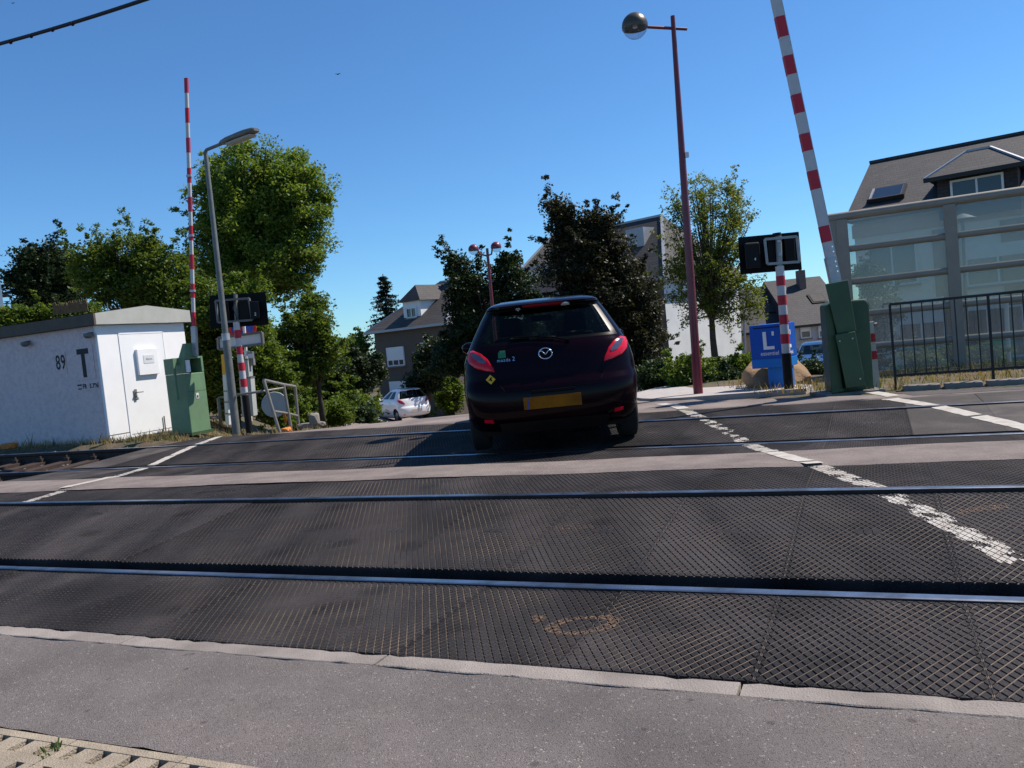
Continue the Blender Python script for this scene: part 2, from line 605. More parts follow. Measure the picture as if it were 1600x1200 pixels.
M['rim'] = mat('rim', (.35, .36, .38), .35, .8, .1, 8)
M['lamp_lens'] = mat('lamp_lens', (.62, .006, .022), .2, 0, .2, 14, spec=.25, coat=.25)
M['lamp_clear'] = mat('lamp_clear', (.12, .09, .12), .15, .3, .3, 40, spec=.6, coat=1.0)
M['chrome'] = mat('chrome', (.70, .72, .75), .12, 1.0, .05, 8)
M['plate_yellow'] = mat('plate_yellow', (.24, .085, .005), .7, 0, .25, 9, col2=(.15, .062, .01), spec=.1)
M['plate_blue'] = mat('plate_blue', (.03, .05, .25), .6, 0, .1, 9)
M['plate_blur'] = mat('plate_blur', (.62, .5, .40), .6, 0, .1, 9)
M['white_car'] = mat('white_car', (.80, .80, .80), .3, 0, .03, 3, coat=1.0)
M['blue_car'] = mat('blue_car', (.55, .60, .68), .3, .2, .03, 3, coat=1.0)
M['sticker_yellow'] = mat('sticker_yellow', (.75, .42, .02), .5, 0, .05, 9)
M['sticker_green'] = mat('sticker_green', (.02, .17, .07), .5, 0, .2, 30)
M['brake_lens'] = mat('brake_lens', (.22, .006, .012), .3, 0, .2, 14, spec=.1)
M['seat'] = mat('seat', (.014, .014, .016), .8, 0, .2, 8)
M['bin_green'] = mat('bin_green', (.04, .46, .08), .5, 0, .1, 5)
M['orange_plastic'] = mat('orange_plastic', (.55, .17, .03), .7, 0, .2, 7)
M['stone_grey'] = mat('stone_grey', (.21, .185, .16), .9, 0, .25, 6, .6, 40)
M['weed_green'] = leaf_mat('weed_green', (.05, .085, .02), (.09, .14, .035), .3)

# ================================================================== ground and crossing
def grid_sheet(name, xs, ys, zf, m):
    V = [(x, y, zf(x, y)) for y in ys for x in xs]
    nx = len(xs)
    Fc = [(j * nx + i, j * nx + i + 1, (j + 1) * nx + i + 1, (j + 1) * nx + i) for j in range(len(ys) - 1) for i in range(nx - 1)]
    b = MB()
    b.add(V, Fc)
    return b.build(name, m, smooth=True)


def lin(a, b, n):
    return [a + (b - a) * i / (n - 1) for i in range(n)]


gx = [-500, -250, -120, -70, -45, -30] + lin(-22, 14, 145) + [20, 30, 50, 90, 200, 500]
gy = [-80, -30, -10, -4] + lin(-1, 26, 109) + lin(27, 60, 34) + [66, 75, 90, 120, 200, 400, 900]
tag(grid_sheet('ground', gx, gy, groundz, M['dirt']), 'dry earth and grass ground around the crossing', 'ground', kind='structure')

# wear streaks on the rubber run with the traffic
_nt = M['rubber'].node_tree
_no = [n for n in _nt.nodes if n.type == 'TEX_NOISE' and abs(n.inputs['Scale'].default_value - 2.2 * .37) < 1e-4][0]
_mp = _nt.nodes.new('ShaderNodeMapping')
_mp.inputs['Scale'].default_value = (3.2, .45, 1)
_nt.links.new(_no.inputs['Vector'].links[0].from_socket, _mp.inputs['Vector'])
_nt.links.new(_mp.outputs[0], _no.inputs['Vector'])
# object-random tint so that neighbouring rubber panels differ a little
for key in ('rubber', 'rubber_smooth', 'groove'):
    nt = M[key].node_tree
    b_ = nt.nodes['Principled BSDF']
    oi = nt.nodes.new('ShaderNodeObjectInfo')
    mr_ = nt.nodes.new('ShaderNodeMapRange')
    mr_.inputs['To Min'].default_value = .80
    mr_.inputs['To Max'].default_value = 1.22
    nt.links.new(oi.outputs['Random'], mr_.inputs['Value'])
    vs_ = nt.nodes.new('ShaderNodeVectorMath')
    vs_.operation = 'SCALE'
    src = b_.inputs['Base Color'].links[0].from_socket
    nt.links.new(src, vs_.inputs[0])
    nt.links.new(mr_.outputs[0], vs_.inputs['Scale'])
    nt.links.new(vs_.outputs[0], b_.inputs['Base Color'])

# foreground footway
def uv_sheet(name, us, vs, zf, m, **k):
    b = MB()
    nu = len(us)
    b.add([T(u, v, zf(u, v)) for v in vs for u in us],
          [(j * nu + i, j * nu + i + 1, (j + 1) * nu + i + 1, (j + 1) * nu + i) for j in range(len(vs) - 1) for i in range(nu - 1)])
    return b.build(name, m, smooth=True, **k)


def walkz(u, v):
    return -.0665 + (.003 * math.sin(u * 2.3 + v) + .002 * math.sin(u * 5.1 - v * 3)) * min(1, abs(2.51 - v) * 5)


def edge_noise(u, a=.006):
    return a * (math.sin(u * 9.1) + .6 * math.sin(u * 23.7 + 1) + .5 * math.sin(u * 47.3 + 2)) / 1.6


b = MB()
us = lin(-9, 7, 260)
vv = [1.797] + lin(1.82, 2.48, 12) + [2.508]
V = []
for j, v in enumerate(vv):
    for u in us:
        ve = v - .002 + (edge_noise(u, .010) if j == len(vv) - 1 else (edge_noise(u + 3, .008) if j == 0 else 0))
        V.append(T(u, ve, walkz(u, v) - (.004 if j == 0 else 0)))
nu = len(us)
b.add(V, [(j * nu + i, j * nu + i + 1, (j + 1) * nu + i + 1, (j + 1) * nu + i) for j in range(len(vv) - 1) for i in range(nu - 1)])
walk = b.build('footway', M['asphalt_walk'], smooth=True)
tag(walk, 'grey asphalt footway in the foreground', 'footway', kind='structure')
for (ua, ub, va, vb) in ((-9, 7, -14, 1.18), (-.9, 7, 1.18, 1.772)):
    s_ = uv_sheet('footway_slab', lin(ua, ub, 20), lin(va, vb, 12), walkz, M['asphalt_walk'], parent=walk)

# slotted concrete drain cover, bottom left
drain = one(lambda b: b.add([T(u, v, -.16) for u, v in ((-5.4, 1.19), (-.92, 1.19), (-.92, 1.79), (-5.4, 1.79))], [(0, 1, 2, 3)]), 'drain_channel', M['ballast'])
tag(drain, 'dark drain channel under slotted concrete covers', 'drain', kind='structure')
for k in range(9):
    u0 = -5.4 + k * .485 + .003
    u1 = u0 + .479
    b = MB()
    zt, zb = -.070, -.13
    def slab(ua, ub, va, vb, zt_=zt):
        b.hexa([T(ua, va, zb), T(ub, va, zb), T(ub, vb, zb), T(ua, vb, zb)], [T(ua, va, zt_), T(ub, va, zt_), T(ub, vb, zt_), T(ua, vb, zt_)])
    slab(u0, u1, 1.7555, 1.790, zt + .002)
    for va, vb in ((1.682, 1.755), (1.556, 1.635), (1.436, 1.515), (1.316, 1.395)):
        slab(u0, u1, va - (.0465 if va > 1.65 else .040), va - .0005)
        e = u0
        for q in range(4):
            s0 = u0 + .043 + q * .120
            slab(e, s0, va, vb)
            e = s0 + .040
        slab(e, u1, va, vb)
    slab(u0, u1, 1.19, 1.275)
    b.build('drain_cover', M['grate_concrete'], drain)
b = MB()
for i in range(60):
    p = T(-2.52 + random.uniform(-.02, .035), 1.715 + random.uniform(-.03, .04), -.12)
    q = p + Vector((random.uniform(-.03, .03), random.uniform(-.03, .03), random.uniform(.03, .075)))
    w = Vector((random.uniform(-1, 1), random.uniform(-1, 1), .2)).normalized() * .006
    b.poly(p - w, p + w, q + w * .6, q - w * .2)
tag(b.build('weed', M['weed_green']), 'small green weed growing in a slot of the drain cover', 'weed')

# kerb of concrete stones
kerb = one(lambda b: b.hexa([T(u, v, -.2) for u, v in ((-9, 2.52), (7, 2.52), (7, 2.61), (-9, 2.61))], [T(u, v, -.092) for u, v in ((-9, 2.52), (7, 2.52), (7, 2.61), (-9, 2.61))]), 'kerb', M['asphalt_dark'])
tag(kerb, 'row of flush concrete edging stones before the rubber deck', 'kerb', kind='structure')
js = [-.46 + 1.345 * k for k in range(-6, 6)]
for k, (a, c) in enumerate(zip(js, js[1:])):
    b = MB()
    n = 26
    top = []
    r = random.Random(k)
    g0 = .016 if k in (5,) else .006
    for i in range(n + 1):
        u = a + g0 / 2 + (c - a - g0) * i / n
        chip = .0 if r.random() < .72 else r.uniform(0, .016)
        top.append((u, 2.513 + (r.uniform(0, .003) if r.random() < .8 else r.uniform(.003, .011)), 2.617 - chip))
    V = []
    for (u, v0, v1) in top:
        z = -.066 + .0015 * math.sin(u * 3)
        V += [T(u, v0, -.15), T(u, v0, z - .003), T(u, v0 + .004, z), T(u, v1 - .004, z), T(u, v1, z - .004), T(u, v1, -.15)]
    Fc = []
    for i in range(n):
        for q in range(5):
            Fc.append((i * 6 + q, i * 6 + q + 1, (i + 1) * 6 + q + 1, (i + 1) * 6 + q))
    Fc += [tuple(range(6)), tuple(range(n * 6 + 5, n * 6 - 1, -1))]
    b.add(V, Fc)
    b.build('kerb_stone', M['concrete'], kerb)

# deck of rubber panels ------------------------------------------------------
U0, U1 = -10.6, 3.3
deck = MB()
vs = [2.63, 3.42, 3.46, 3.66, 4.9, 5.06, 5.9, 6.6, 7.3, 7.34, 7.5, 8.8, 8.93, 9.76]
for va, vb in zip(vs, vs[1:]):
    deck.add([T(U0, va, prof(va) - .125), T(U1, va, prof(va) - .125), T(U1, vb, prof(vb) - .125), T(U0, vb, prof(vb) - .125)], [(0, 1, 2, 3)])
deck = deck.build('crossing_deck', M['black_paint'])
tag(deck, 'black rubber panel deck of the level crossing', 'crossing deck', kind='structure')

PL = .675
A_, B_ = np.array((.01875, .0325)), np.array((-.01875, .0325))
G1, G2 = .100, .070


def studs(w, patch):
    L2, w2 = PL / 2 - .0008, w / 2
    out = []
    n = int(w / .0325) + 30
    for i in range(-n, n):
        for j in range(-n, n):
            c = A_ * (i + .5) + B_ * (j + .5)
            if abs(c[0]) > L2 + .016 or abs(c[1]) > w2 + .026:
                continue
            if patch and abs(c[0]) < .048 and abs(c[1]) < .020:
                continue
            q = [c + A_ * sa * (.5 - G1) + B_ * sb * (.5 - G2) for sa, sb in ((1, 1), (-1, 1), (-1, -1), (1, -1))]
            q = [(min(L2, max(-L2, p[0])), min(w2, max(-w2, p[1]))) for p in q]
            if max(p[0] for p in q) - min(p[0] for p in q) < .005 or max(p[1] for p in q) - min(p[1] for p in q) < .006:
                continue
            out.append((c, q))
    return out


def panel_mesh(name, w, smooth=False, patch=False):
    L2, w2 = PL / 2 - .0008, w / 2
    V, Fc, MI = [], [], []

    def addq(pts, mi):
        n = len(V)
        V.extend(pts)
        Fc.append(tuple(range(n, n + len(pts))))
        MI.append(mi)
    zb = 0 if smooth else -.0048
    c = [(-L2, -w2), (L2, -w2), (L2, w2), (-L2, w2)]
    addq([(x, y, zb) for x, y in c], 0 if smooth else 1)
    for (x0, y0), (x1, y1) in zip(c, c[1:] + c[:1]):
        addq([(x0, y0, -.075), (x1, y1, -.075), (x1, y1, zb), (x0, y0, zb)], 0)
    if not smooth:
        for s in (-1, 1):
            xa, xb = sorted((s * L2, s * (L2 - .0028)))
            addq([(xa, -w2, -.0003), (xb, -w2, -.0003), (xb, w2, -.0003), (xa, w2, -.0003)], 1)
        for cc, q in studs(w, patch):
            n = len(V)
            mx = sum(p[0] for p in q) / 4
            my = sum(p[1] for p in q) / 4
            V.extend([(x, y, zb) for x, y in q] + [(mx + (x - mx) * .94, my + (y - my) * .94, 0) for x, y in q])
            for k in range(4):
                Fc.append((n + k, n + (k + 1) % 4, n + 4 + (k + 1) % 4, n + 4 + k))
                MI.append(0)
            Fc.append((n + 4, n + 5, n + 6, n + 7))
            MI.append(0)
            # thin dusty rib closing the narrow joint on one side of the stud
            r0_, r1_ = cc - B_ * .5 - A_ * .5, cc - B_ * .5 + A_ * .5
            hb_ = B_ * (G2 * .95)
            q = [r0_ - hb_, r1_ - hb_, r1_ + hb_, r0_ + hb_]
            if all(abs(p[0]) < L2 and abs(p[1]) < w2 for p in q):
                n = len(V)
                V.extend([(p[0], p[1], zb) for p in q] + [(p[0], p[1], -.0012) for p in q])
                Fc.append((n + 4, n + 5, n + 6, n + 7))
                MI.append(1)
                for k in (1, 3):
                    Fc.append((n + k, n + (k + 1) % 4, n + 4 + (k + 1) % 4, n + 4 + k))
                    MI.append(1)
        if patch:
            for dx in (-.040, .0, .040):
                n = len(V)
                q = [(dx - .016, -.030), (dx + .0195, -.030), (dx + .016, .030), (dx - .0195, .030)]
                V.extend([(x, y, zb) for x, y in q] + [(x, y, .0005) for x, y in q])
                for k in range(4):
                    Fc.append((n + k, n + (k + 1) % 4, n + 4 + (k + 1) % 4, n + 4 + k))
                    MI.append(0)
                Fc.append((n + 4, n + 5, n + 6, n + 7))
                MI.append(0)
    me = bpy.data.meshes.new(name)
    me.from_pydata(V, [], Fc)
    me.materials.append(M['rubber_smooth'] if smooth else M['rubber'])
    me.materials.append(M['groove'])
    me.polygons.foreach_set('material_index', MI)
    me.update()
    return me


ROWS = [('A', 2.624, 3.455, False), ('B', 3.668, 4.905, True), ('C', 5.042, 6.04, False), ('D', 6.50, 7.325, False),
        ('E', 7.50, 8.785, True), ('F', 8.915, 9.765, False)]
LINES = [(-4.62, .060, 7.55, 30.0, .80), (2.02, .066, 3.37, 10.72, .80), (4.06, .075, 3.4, 9.5, .93)]   # x, half width, y from, y to, paint left
paint = {0: MB(), 1: MB(), 2: MB(), 3: MB()}
_c1, _c2, _c3, _c4 = gnd(911, 976, -.066), gnd(842, 966, -.066), gnd(1537, 806, -.01), gnd(896, 827, -.01)


def sprayed(p):                               # faded orange survey marks sprayed on the panels
    d = p - _c1
    e = math.hypot(d.x / .125, d.y / .085)
    if abs(e - 1) < .22: return .62
    d = p - _c2
    if abs(d.x) < .028 and abs(d.y) < .045: return .6
    d = p - _c3
    if abs(d.x - d.y * .3) < .13 and abs(d.y) < .035: return .55
    d = p - _c4
    if abs(d.x) < .12 and abs(d.y + d.x * .3) < .045: return .22
    return 0

pr = random.Random(5)


def worn(li, x, y):
    keep = LINES[li][4]
    n = .5 + .22 * (math.sin(x * 37 + y * 13) + math.sin(y * 29 - x * 17) + .8 * math.sin(x * 71 + y * 53 + 1)) + .10 * math.sin(y * 5.1 + 1)
    edge = abs(x - LINES[li][0]) / LINES[li][1]
    n += .25 * max(0, edge - .55) / .45
    if li == 1:
        if 7.5 < y < 9.0:
            keep = .34 if y < 8.3 else .55
        elif 4.15 < y < 4.55:
            keep = .42
        elif y < 4.15:
            keep = .74
    n += .16 * math.sin(x * 213 + y * 97) * math.sin(y * 181 - x * 59)
    return n + pr.uniform(-.13, .13) < keep


meshes = {}
for rn, va, vb, patch in ROWS:
    w = vb - va
    za, zb_ = prof(va), prof(vb)
    sl_ = Vector((NX * w, NY * w, zb_ - za))
    for k in range(-15, 6):
        uc = -.43 + PL * (k + .5)
        if uc - PL / 2 < U0 or uc + PL / 2 > U1:
            continue
        if rn in 'AB' and uc < -9.0 or rn in 'DEF' and uc < -9.75:
            continue
        P = T(uc, (va + vb) / 2, (za + zb_) / 2)
        sm = P.x < -4.95 and rn in 'DEF' or (rn in 'EF' and uc > .45)
        key = (rn, sm)
        if key not in meshes:
            meshes[key] = panel_mesh('rubber_panel', w, sm, patch)
        o = bpy.data.objects.new('rubber_panel', meshes[key])
        COL.objects.link(o)
        o.parent = deck
        mtx = frame(P, (UX, UY, 0), sl_)
        jz = pr.uniform(-.0025, .0025)
        mtx = Matrix.Translation((0, 0, jz)) @ mtx
        o.matrix_basis = mtx
        if not sm and rn in 'AB' and uc > -4:
            for c, q in studs(w, patch):
                wp = mtx @ Vector((c[0], c[1], 0))
                if sprayed(wp) or sprayed(wp + Vector((.012, .012, 0))) or sprayed(wp - Vector((.012, .012, 0))):
                    qq = [np.array(p) for p in q]
                    cell = lambda a, c: (qq[0] * (1 - a) + qq[1] * a) * (1 - c) + (qq[3] * (1 - a) + qq[2] * a) * c
                    for ia in range(5):
                        for ic in range(5):
                            ct = cell((ia + .5) / 5, (ic + .5) / 5)
                            wq = mtx @ Vector((ct[0], ct[1], 0))
                            if pr.random() < sprayed(wq) * .8:
                                paint[3].poly(*[mtx @ Vector((p_[0], p_[1], .0010)) for p_ in (cell(ia / 5, ic / 5), cell((ia + 1) / 5, ic / 5), cell((ia + 1) / 5, (ic + 1) / 5), cell(ia / 5, (ic + 1) / 5))])
        # paint sits on the tops of the studs
        for li, (lx, hw, y0, y1, kp) in enumerate(LINES):
            if abs(P.x - lx) > .9:
                continue
            if sm:
                continue
            for c, q in studs(w, patch):
                wp = mtx @ Vector((c[0], c[1], 0))
                if abs(wp.x - lx + .012 * math.sin(wp.y * 3)) < hw + .02 and y0 < wp.y < y1:
                    mx = sum(p[0] for p in q) / 4
                    my = sum(p[1] for p in q) / 4
                    near = wp.y < 7.0
                    nd = 5 if near else 3
                    qq = [np.array((mx + (x - mx) * 1.05, my + (y - my) * 1.05)) for x, y in q]
                    cell = lambda a, c: (qq[0] * (1 - a) + qq[1] * a) * (1 - c) + (qq[3] * (1 - a) + qq[2] * a) * c
                    for ia in range(nd):
                        for ic in range(nd):
                            ct = cell((ia + .5) / nd, (ic + .5) / nd)
                            wq = mtx @ Vector((ct[0], ct[1], 0))
                            if abs(wq.x - lx + .012 * math.sin(wq.y * 3)) < hw and worn(li, wq.x, wq.y):
                                paint[li].poly(*[mtx @ Vector((p_[0], p_[1], .0012)) for p_ in (cell(ia / nd, ic / nd), cell((ia + 1) / nd, ic / nd), cell((ia + 1) / nd, (ic + 1) / nd), cell(ia / nd, (ic + 1) / nd))])


def strip_line(b, lx, hw, ya, yb, zoff, zf=None, n=None, lean=None):
    n = n or max(2, int((yb - ya) / .06))
    L, R = [], []
    for i in range(n + 1):
        y = ya + (yb - ya) * i / n
        xx = lx + (lean(y) if lean else 0)
        for arr, s in ((L, -1), (R, 1)):
            x = xx + s * (hw + pr.uniform(-.008, .008))
            arr.append(Vector((x, y, (zf or roadz)(x, y) + zoff)))
    for i in range(n):
        if lean is None and pr.random() < .03:
            continue
        b.poly(L[i], R[i], R[i + 1], L[i + 1])


def y_at_v(x, v):
    return (v - x * NX) / NY


# asphalt strip between the two tracks
def interp(pts, u):
    if u <= pts[0][0]: return pts[0][1]
    for (a, va), (c, vc) in zip(pts, pts[1:]):
        if u <= c: return va + (vc - va) * (u - a) / (c - a)
    return pts[-1][1]


NEAR_E = [(-10.6, 5.50), (-7.27, 5.64), (-3.87, 5.81), (-2, 5.87), (.81, 5.95), (3.3, 6.0)]
FAR_E = [(-10.6, 6.55), (-8.1, 6.56), (-4.4, 6.65), (-2.28, 6.74), (.97, 7.05), (3.3, 7.12)]
b = MB()
us = lin(-10.5, 3.3, 240)
V = []
nv = 12
for u in us:
    a = interp(NEAR_E, u) + edge_noise(u * .7, .012)
    c = interp(FAR_E, u) + edge_noise(u * .6 + 2, .012)
    for j in range(nv + 1):
        v = a + (c - a) * j / nv
        e = 1 if 0 < j < nv else 0
        V.append(T(u, v, prof(v) + (.012 if e else -.004) + .003 * math.sin(u * 3.1 + v * 2)))
b.add(V, [(i * (nv + 1) + j, (i + 1) * (nv + 1) + j, (i + 1) * (nv + 1) + j + 1, i * (nv + 1) + j + 1) for i in range(len(us) - 1) for j in range(nv)])
tag(b.build('asphalt_strip', M['asphalt_strip'], smooth=True), 'pale asphalt strip between the two tracks', 'road', kind='structure')
smoothz = lambda x, y: prof(uvof(x, y)[1]) + .003
stripz = lambda x, y: prof(uvof(x, y)[1]) + .016 + .003 * math.sin(uvof(x, y)[0] * 3.1 + uvof(x, y)[1] * 2)
for li, lx in ((0, -4.62), (1, 2.02), (2, 4.06)):
    u_ = uvof(lx, 6.5)[0]
    ya, yb = y_at_v(lx, interp(NEAR_E, u_) + .02), y_at_v(lx, interp(FAR_E, u_) - .02)
    strip_line(paint[li], lx, LINES[li][1], ya, yb, .0, stripz)
for va, vb in ((6.60, 7.31), (7.52, 8.77), (8.93, 9.74)):      # left line over the smooth end panels
    strip_line(paint[0], -4.62, .060, y_at_v(-4.62, va), y_at_v(-4.62, vb), .0, lambda x, y: prof(uvof(x, y)[1]) + .004)
# far track, right-hand path line over the smooth end panels
for va, vb in ((7.48, 8.81), (8.92, 9.70)):
    strip_line(paint[2], 4.06, .075, y_at_v(4.06, va), y_at_v(4.06, vb), .0, smoothz)

# road beyond the tracks
def road_left(y):
    return -4.95 + 1.9 * sstep(12.0, 13.6, y) - 11 * sstep(20, 34, y)


def road_right(y):
    return 6.0 if y < 10.3 else 6.0 - 3.6 * sstep(10.3, 11.6, y) + 4 * sstep(15, 30, y)


b = MB()
nx = 40
ts = [0, .02, .05, .1, .15, .2, .26, .33, .4, .5, .6, .75, .9, 1.1, 1.4, 1.8, 2.2, 2.6, 3, 3.5, 4, 5, 6, 7, 8, 10, 12, 14, 17, 20, 24, 28, 32, 37, 42, 50]
V = []
for t in ts:
    for i in range(nx + 1):
        f = i / nx
        y_mid = 10.6 + t
        xl, xr = road_left(y_mid), road_right(y_mid)
        x = xl + (xr - xl) * f
        k = 1 - sstep(0, 3.5, t)
        y = y_mid * (1 - k) + (y_at_v(x, 9.74 + (edge_noise(x * .8, .02) if t == 0 else 0)) + t) * k
        V.append((x, y, roadz(x, y) + (.010 if t > 0 else -.002)))
b.add(V, [(j * (nx + 1) + i, j * (nx + 1) + i + 1, (j + 1) * (nx + 1) + i + 1, (j + 1) * (nx + 1) + i) for j in range(len(ts) - 1) for i in range(nx)])
tag(b.build('road', M['asphalt_road'], smooth=True), 'pale asphalt road running downhill beyond the tracks', 'road', kind='structure')

rz = lambda x, y: roadz(x, y) + .015
strip_line(paint[0], -4.62, .065, y_at_v(-4.62, 9.78), 13.4, 0, rz, lean=lambda y: .35 * sstep(12.2, 13.6, y))
strip_line(paint[1], 2.02, .075, y_at_v(2.02, 9.78), 10.75, 0, rz, lean=lambda y: -.10 * sstep(10.2, 10.8, y))
strip_line(paint[2], 4.06, .075, y_at_v(4.06, 9.78), 9.55, 0, rz, lean=lambda y: .12 * sstep(8.3, 9.4, y))
for li, nm in ((0, 'worn cream edge line along the left of the road'), (1, 'worn white line between road and footpath'), (2, 'white line at the outer edge of the footpath')):
    tag(paint[li].build('edge_line', M['white_paint']), nm, 'road marking', kind='structure')
tag(paint[3].build('spray_marks', M['spray_orange']), 'faded orange spray marks on the rubber panels', 'road marking', kind='structure')

# pavement corner on the right beyond the tracks
b = MB()
n = 40
top = []
for i in range(n + 1):
    f = i / n
    y = 10.78 + 7 * f ** 1.6
    top.append((y, 1.70 + .25 * (1 - f) ** 6 * 0 + .0 * f, 3.55))
inner = []
pts = [(1.72, 18.0), (1.72, 13.0), (1.74, 12.0), (1.80, 11.5), (1.95, 11.18), (2.25, 10.98), (2.7, 10.84), (3.4, 10.62), (3.75, 10.5), (4.0, 10.9), (4.0, 18.0)]
zt = lambda x, y: .105 + drop(x, y)
c0 = [Vector((x, y, zt(x, y))) for x, y in pts]
b.poly(*c0)
for p, q in zip(c0, c0[1:]):
    b.poly(p, p - Vector((0, 0, .2)), q - Vector((0, 0, .2)), q)
tag(b.build('pavement', M['pavement']), 'pale pavement corner beyond the tracks on the right', 'pavement', kind='structure')

# patch of dark asphalt footpath right of the line and the verge
b = MB()
b.add([Vector((x, y, roadz(x, y) + .013)) for x, y in ((4.3, y_at_v(4.3, 9.80)), (6.0, y_at_v(6.0, 9.80)), (6.6, 7.75), (5.4, 8.6), (4.35, 9.3))], [(0, 1, 2, 3, 4)])
tag(b.build('footpath_edge', M['asphalt_dark']), 'dark asphalt shoulder beside the fence', 'footpath', kind='structure')

# rails -------------------------------------------------------------------------
RP = [(-.030, .0), (-.030, -.035), (-.009, -.055), (-.009, -.135), (-.07, -.150), (-.07, -.160), (.07, -.160), (.07, -.150), (.009, -.135), (.009, -.055), (.030, -.035), (.030, .0), (.023, .004), (-.023, .004)]
for v, lab in ((3.50, 'nearest polished steel rail, in front of the first rubber gauge panels'), (5.0, 'second polished rail from the viewer, before the asphalt strip'),
               (7.37, 'third rail from the viewer, under the dark car'), (8.87, 'farthest rail, closest to the white equipment hut')):
    r = thing('rail', lab, 'rail', T(0, v, prof(v)), 'rails of the two tracks')
    for part, idx, m_, sm_ in (('rail_head', [0, 13, 12, 11], M['rail_steel'], False), ('rail_web', [0, 1, 2, 3, 4, 5, 6, 7, 8, 9, 10, 11], M['rail_rust'], False)):
        b = MB()
        pr_ = [RP[i] for i in idx]
        ul = [-60, -25] + lin(-14, 6, 41) + [25, 60]
        V = [T(u, v + x + .0 * u, prof(v) + z + .004) for u in ul for x, z in pr_]
        k = len(pr_)
        b.add(V, [(i * k + j, i * k + j + 1, (i + 1) * k + j + 1, (i + 1) * k + j) for i in range(len(ul) - 1) for j in range(k - 1)])
        b.build(part, m_, r)

# ballast bed either side of the deck, with sleepers, fastenings and stones
for s_, (ua, ub) in enumerate(((-60, U0 + .02), (U1 - .02, 40))):
    bed = uv_sheet('track_bed', lin(ua, ub, 60), lin(2.7, 9.7, 30), lambda u, v: prof(v) - .21 + .02 * math.sin(u * 7 + v * 3) * math.sin(v * 9), M['ballast'])
    tag(bed, 'dark ballast under the track left of the crossing' if s_ == 0 else 'dark ballast under the track right of the crossing', 'ballast', kind='structure')
    for v in (4.25, 8.12):
        for k in range(14):
            u = (ua + 60 - 11.0 - k * .6) if s_ == 0 else ub - 40 + 3.6 + k * .6
            zc = prof(v) - .175
            b = MB()
            mm = frame(T(u, v, zc), (UX, UY, 0), (NX, NY, .05))
            b.box((0, 0, 0), (.24, 2.5, .10), mm)
            for dv in (-.75, .75):
                for e in (-.085, .085):
                    b.box((0, dv + e, .075), (.10, .05, .05), mm)
                    b.cyl(mm @ Vector((0, dv + e, .09)), mm @ Vector((0, dv + e, .14)), .02, .014, 6)
            b.build('sleeper', M['rail_rust'], bed)
b = MB()
for i in range(2600):
    u = random.uniform(-17, -10.4)
    v = random.uniform(5.4, 9.55)
    s = random.uniform(.014, .032)
    P = T(u, v, prof(v) - .19 + random.uniform(0, .03) + (.10 if v > 9.2 else 0))
    V = [P + Vector((random.uniform(-1, 1), random.uniform(-1, 1), random.uniform(-.6, .9))) * s for _ in range(5)]
    b.add(V, [(0, 1, 2), (0, 2, 3), (0, 3, 4), (0, 4, 1), (1, 4, 3), (1, 3, 2)])
tag(b.build('ballast_stones', M['stone_grey']), 'loose dark ballast stones beside the rails', 'gravel', kind='stuff')

# ================================================================== cars
W_T = [(.16, .70), (.25, .78), (.35, .82), (.5, .842), (.65, .850), (.8, .843), (.9, .826), (.98, .797), (1.04, .765), (1.1, .735), (1.2, .683), (1.3, .630), (1.38, .580), (1.42, .548), (1.45, .50), (1.472, .42), (1.485, .28), (1.49, .06)]
R_T = [(.16, .40), (.22, .14), (.28, .05), (.36, .008), (.5, 0), (.6, .012), (.645, .03), (.68, .075), (.72, .088), (.8, .105), (.9, .132), (.98, .162), (1.04, .205), (1.1, .255), (1.2, .34), (1.3, .425), (1.375, .487), (1.392, .43), (1.415, .425), (1.435, .47), (1.452, .58), (1.475, .78), (1.486, 1.0), (1.49, 1.2)]
F_T = [(.16, 3.6), (.3, 3.82), (.5, 3.88), (.65, 3.8), (.75, 3.6), (.85, 3.2), (.95, 2.85), (1.0, 2.72), (1.1, 2.5), (1.2, 2.3), (1.3, 2.1), (1.38, 1.95), (1.42, 1.87), (1.45, 1.78), (1.475, 1.62), (1.486, 1.45), (1.49, 1.3)]
K_T = [(.16, .30), (.3, .40), (1.0, .42), (1.08, .34), (1.38, .28), (1.45, .25), (1.49, .05)]
ZL = [.16, .19, .22, .25, .28, .32, .36, .42, .5, .56, .6, .645, .68, .72, .76, .8, .85, .9, .94, .98, 1.01, 1.04, 1.065, 1.1, 1.15, 1.2, 1.25, 1.3, 1.34, 1.365, 1.38, 1.392, 1.403, 1.415, 1.425, 1.435, 1.45, 1.462, 1.472, 1.48, 1.486, 1.49]


